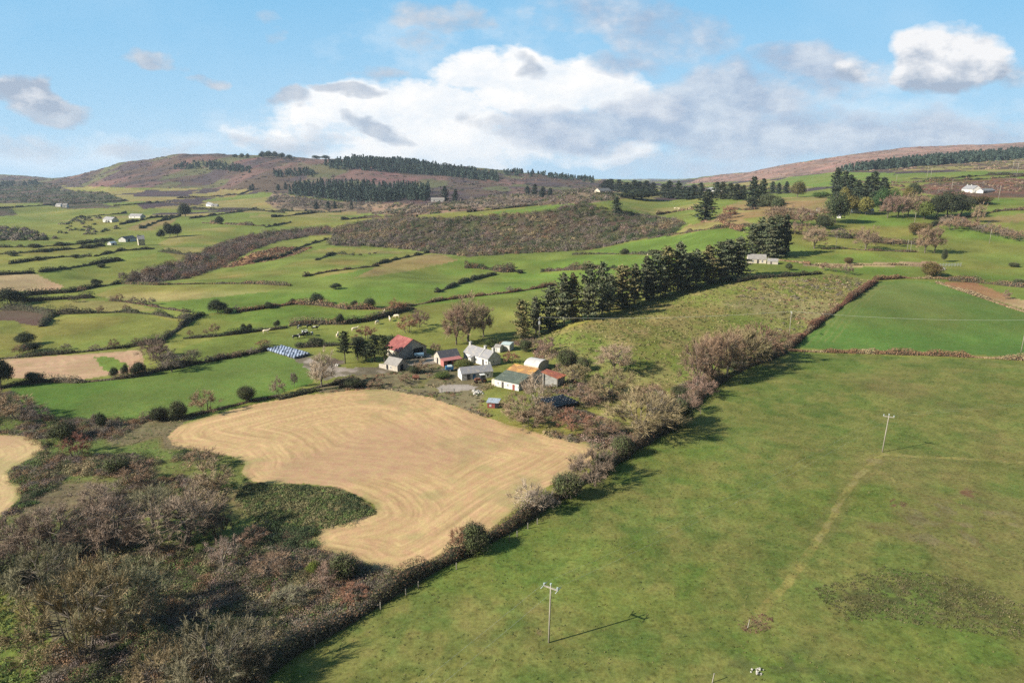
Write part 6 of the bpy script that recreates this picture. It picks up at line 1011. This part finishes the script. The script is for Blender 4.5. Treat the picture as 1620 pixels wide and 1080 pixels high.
def ell(px, py, rx, ry, wt, rot=0.0):
    cx, cy = sp(px, py); ax = rx / 1111.0; ay = ry / 1111.0; dx = nt.m('SUBTRACT', wx, cx); dy = nt.m('SUBTRACT', wy, cy)
    if rot:
        c, s = math.cos(rot), math.sin(rot); dx, dy = nt.m('ADD', nt.m('MULTIPLY', dx, c), nt.m('MULTIPLY', dy, s)), nt.m('SUBTRACT', nt.m('MULTIPLY', dy, c), nt.m('MULTIPLY', dx, s))
    q = nt.m('ADD', nt.m('POWER', nt.m('ABSOLUTE', nt.m('DIVIDE', dx, ax)), 2), nt.m('POWER', nt.m('ABSOLUTE', nt.m('DIVIDE', dy, ay)), 2))
    return nt.m('MULTIPLY', nt.m('SUBTRACT', 1.0, q, clamp=True), wt)
def layer(ells, gain, ncoef, lo, hi):
    d = None
    for e in ells:
        v = ell(*e); d = v if d is None else nt.m('MAXIMUM', d, v)
    d2 = nt.m('ADD', nt.m('MULTIPLY', d, gain), nt.m('MULTIPLY', nt.m('MULTIPLY', nt.m('SUBTRACT', n_a, .5), ncoef), nt.m('MINIMUM', nt.m('MULTIPLY', d, 5), 1))); return nt.m('MULTIPLY', nt.mr(d2, lo, hi, 0, 1), front)
WHITE = [(640,180,200,62,1),(850,140,170,62,1),(960,150,120,50,.95),(700,225,330,60,.75),(520,190,130,55,.6),(450,215,120,40,.4),(830,112,60,36,.95),(760,120,90,40,.8),(1005,245,50,22,.8),(900,250,160,25,.5),(1080,170,60,30,.5)]
GREYL = [(950,205,210,45,.9),(1110,185,170,70,.9),(1060,50,130,50,.62,-.25),(960,15,150,34,.5),(1130,145,110,50,.8),(1290,105,130,40,.75),(1230,215,230,50,.8),(1520,215,230,50,.75),(1380,225,220,40,.7),(1300,130,90,40,.6),(1000,95,80,24,.6),(1200,165,120,60,.7),(1100,262,160,30,.55)]
GREYS = [(60,165,85,36,1,-.25),(240,92,75,20,.85,-.2),(320,128,40,12,.7),(475,157,45,18,.95),(560,146,60,15,.95,-.1),(600,205,70,17,1,-.25),(605,112,60,16,.7),(700,20,90,28,.6),(425,40,40,22,.45),(835,108,26,22,.8),(735,192,24,18,.6),(60,235,120,26,.55),(230,235,110,20,.55),(470,222,140,22,.6),(780,205,60,14,.5),(680,60,60,18,.35)]
CUM = [(1500,88,95,48,1),(1455,95,55,42,.95),(1555,88,65,44,.95),(1500,122,70,30,.9),(1600,105,50,30,.5),(40,150,60,30,.8),(1345,100,40,24,.6)]
WISP = [(150,245,260,40,.6),(330,225,160,30,.5),(420,190,120,50,.45),(1450,200,260,60,.7),(1250,190,160,60,.6),(1330,110,140,45,.45),(700,60,260,70,.25),(1150,240,140,40,.5)]
aw = layer(WHITE, 1.6, 3.0, .25, .88); ag = nt.m('MULTIPLY', layer(GREYL, 1.8, 2.8, .22, 1.15), .88); as_ = nt.m('MULTIPLY', layer(GREYS, 1.5, 2.4, .30, 1.05), .9); ac = layer(CUM, 1.8, 2.3, .2, 1.0); ap = nt.m('MULTIPLY', layer(WISP, 1.3, 2.6, .1, 1.3), .8)
relief = nt.m('MULTIPLY', nt.m('SUBTRACT', n_a, n_a2), 3.2)
skyc = nt.new('ShaderNodeHueSaturation'); nt.lk(sky.outputs[0], skyc.inputs['Color']); skyc.inputs['Saturation'].default_value = SKY_SAT; skyc.inputs['Value'].default_value = SKY_VAL
veil = nt.m('MULTIPLY', nt.mr(sz, .0, .22, .5, .0), front)
K = SKY_K
base = nt.mix(nt.m('MULTIPLY', front, .72), skyc.outputs[0], (.30*K, .69*K, 1.05*K)); base = nt.mix(veil, base, (.62*K, .80*K, .94*K))
base = nt.mix(nt.m('MULTIPLY', nt.mr(n_b, .48, .75, 0, .15), front), base, (.70*K, .84*K, .95*K))
base = nt.mix(ap, base, (.80*K, .87*K, .93*K))
c1 = nt.mix(aw, base, nt.mix(nt.m('ADD', .55, relief, clamp=True), (.80*K, .86*K, .92*K), (1.02*K, 1.0*K, .98*K)))
gcol = nt.mix(nt.m('ADD', nt.mr(n_b, .35, .65, .1, .75), relief, clamp=True), (.38*K, .47*K, .62*K), (.66*K, .72*K, .80*K))
c2 = nt.mix(ag, c1, gcol); c3 = nt.mix(as_, c2, nt.mix(nt.m('ADD', .4, relief, clamp=True), (.40*K, .48*K, .60*K), (.62*K, .66*K, .72*K)))
shade = nt.m('ADD', nt.mr(wy, sp(800, 132)[1], sp(800, 62)[1], .0, .95), relief, clamp=True)
c4 = nt.mix(ac, c3, nt.mix(shade, (.38*K, .46*K, .58*K), (.90*K, .90*K, .91*K)))
nt.lk(c4, bg.inputs['Color'])
# air
HZ0 = float(GZ.min()) - 1.5
hz = MB().box(-24000, 24000, -400, 10500, HZ0, 215).build('haze', None); m = bpy.data.materials.new('haze'); m.use_nodes = True; n_ = NT(m.node_tree); n_.n.clear(); o_ = n_.new('ShaderNodeOutputMaterial'); v_ = n_.new('ShaderNodeVolumePrincipled'); n_.lk(v_.outputs[0], o_.inputs['Volume'])
v_.inputs['Density'].default_value = HAZE; v_.inputs['Color'].default_value = (.70, .84, 1.0, 1); v_.inputs['Anisotropy'].default_value = .1; hz.data.materials.append(m); tag(hz, 'thin pale haze lying over the whole valley', 'haze', kind='stuff')
vs = SC.view_settings; vs.view_transform = 'Standard'; vs.look = 'None'; vs.gamma = 1; vs.exposure = EXPO
SC.cycles.volume_bounces = 0; SC.cycles.max_bounces = 5; SC.cycles.diffuse_bounces = 2; SC.cycles.use_denoising = DENO
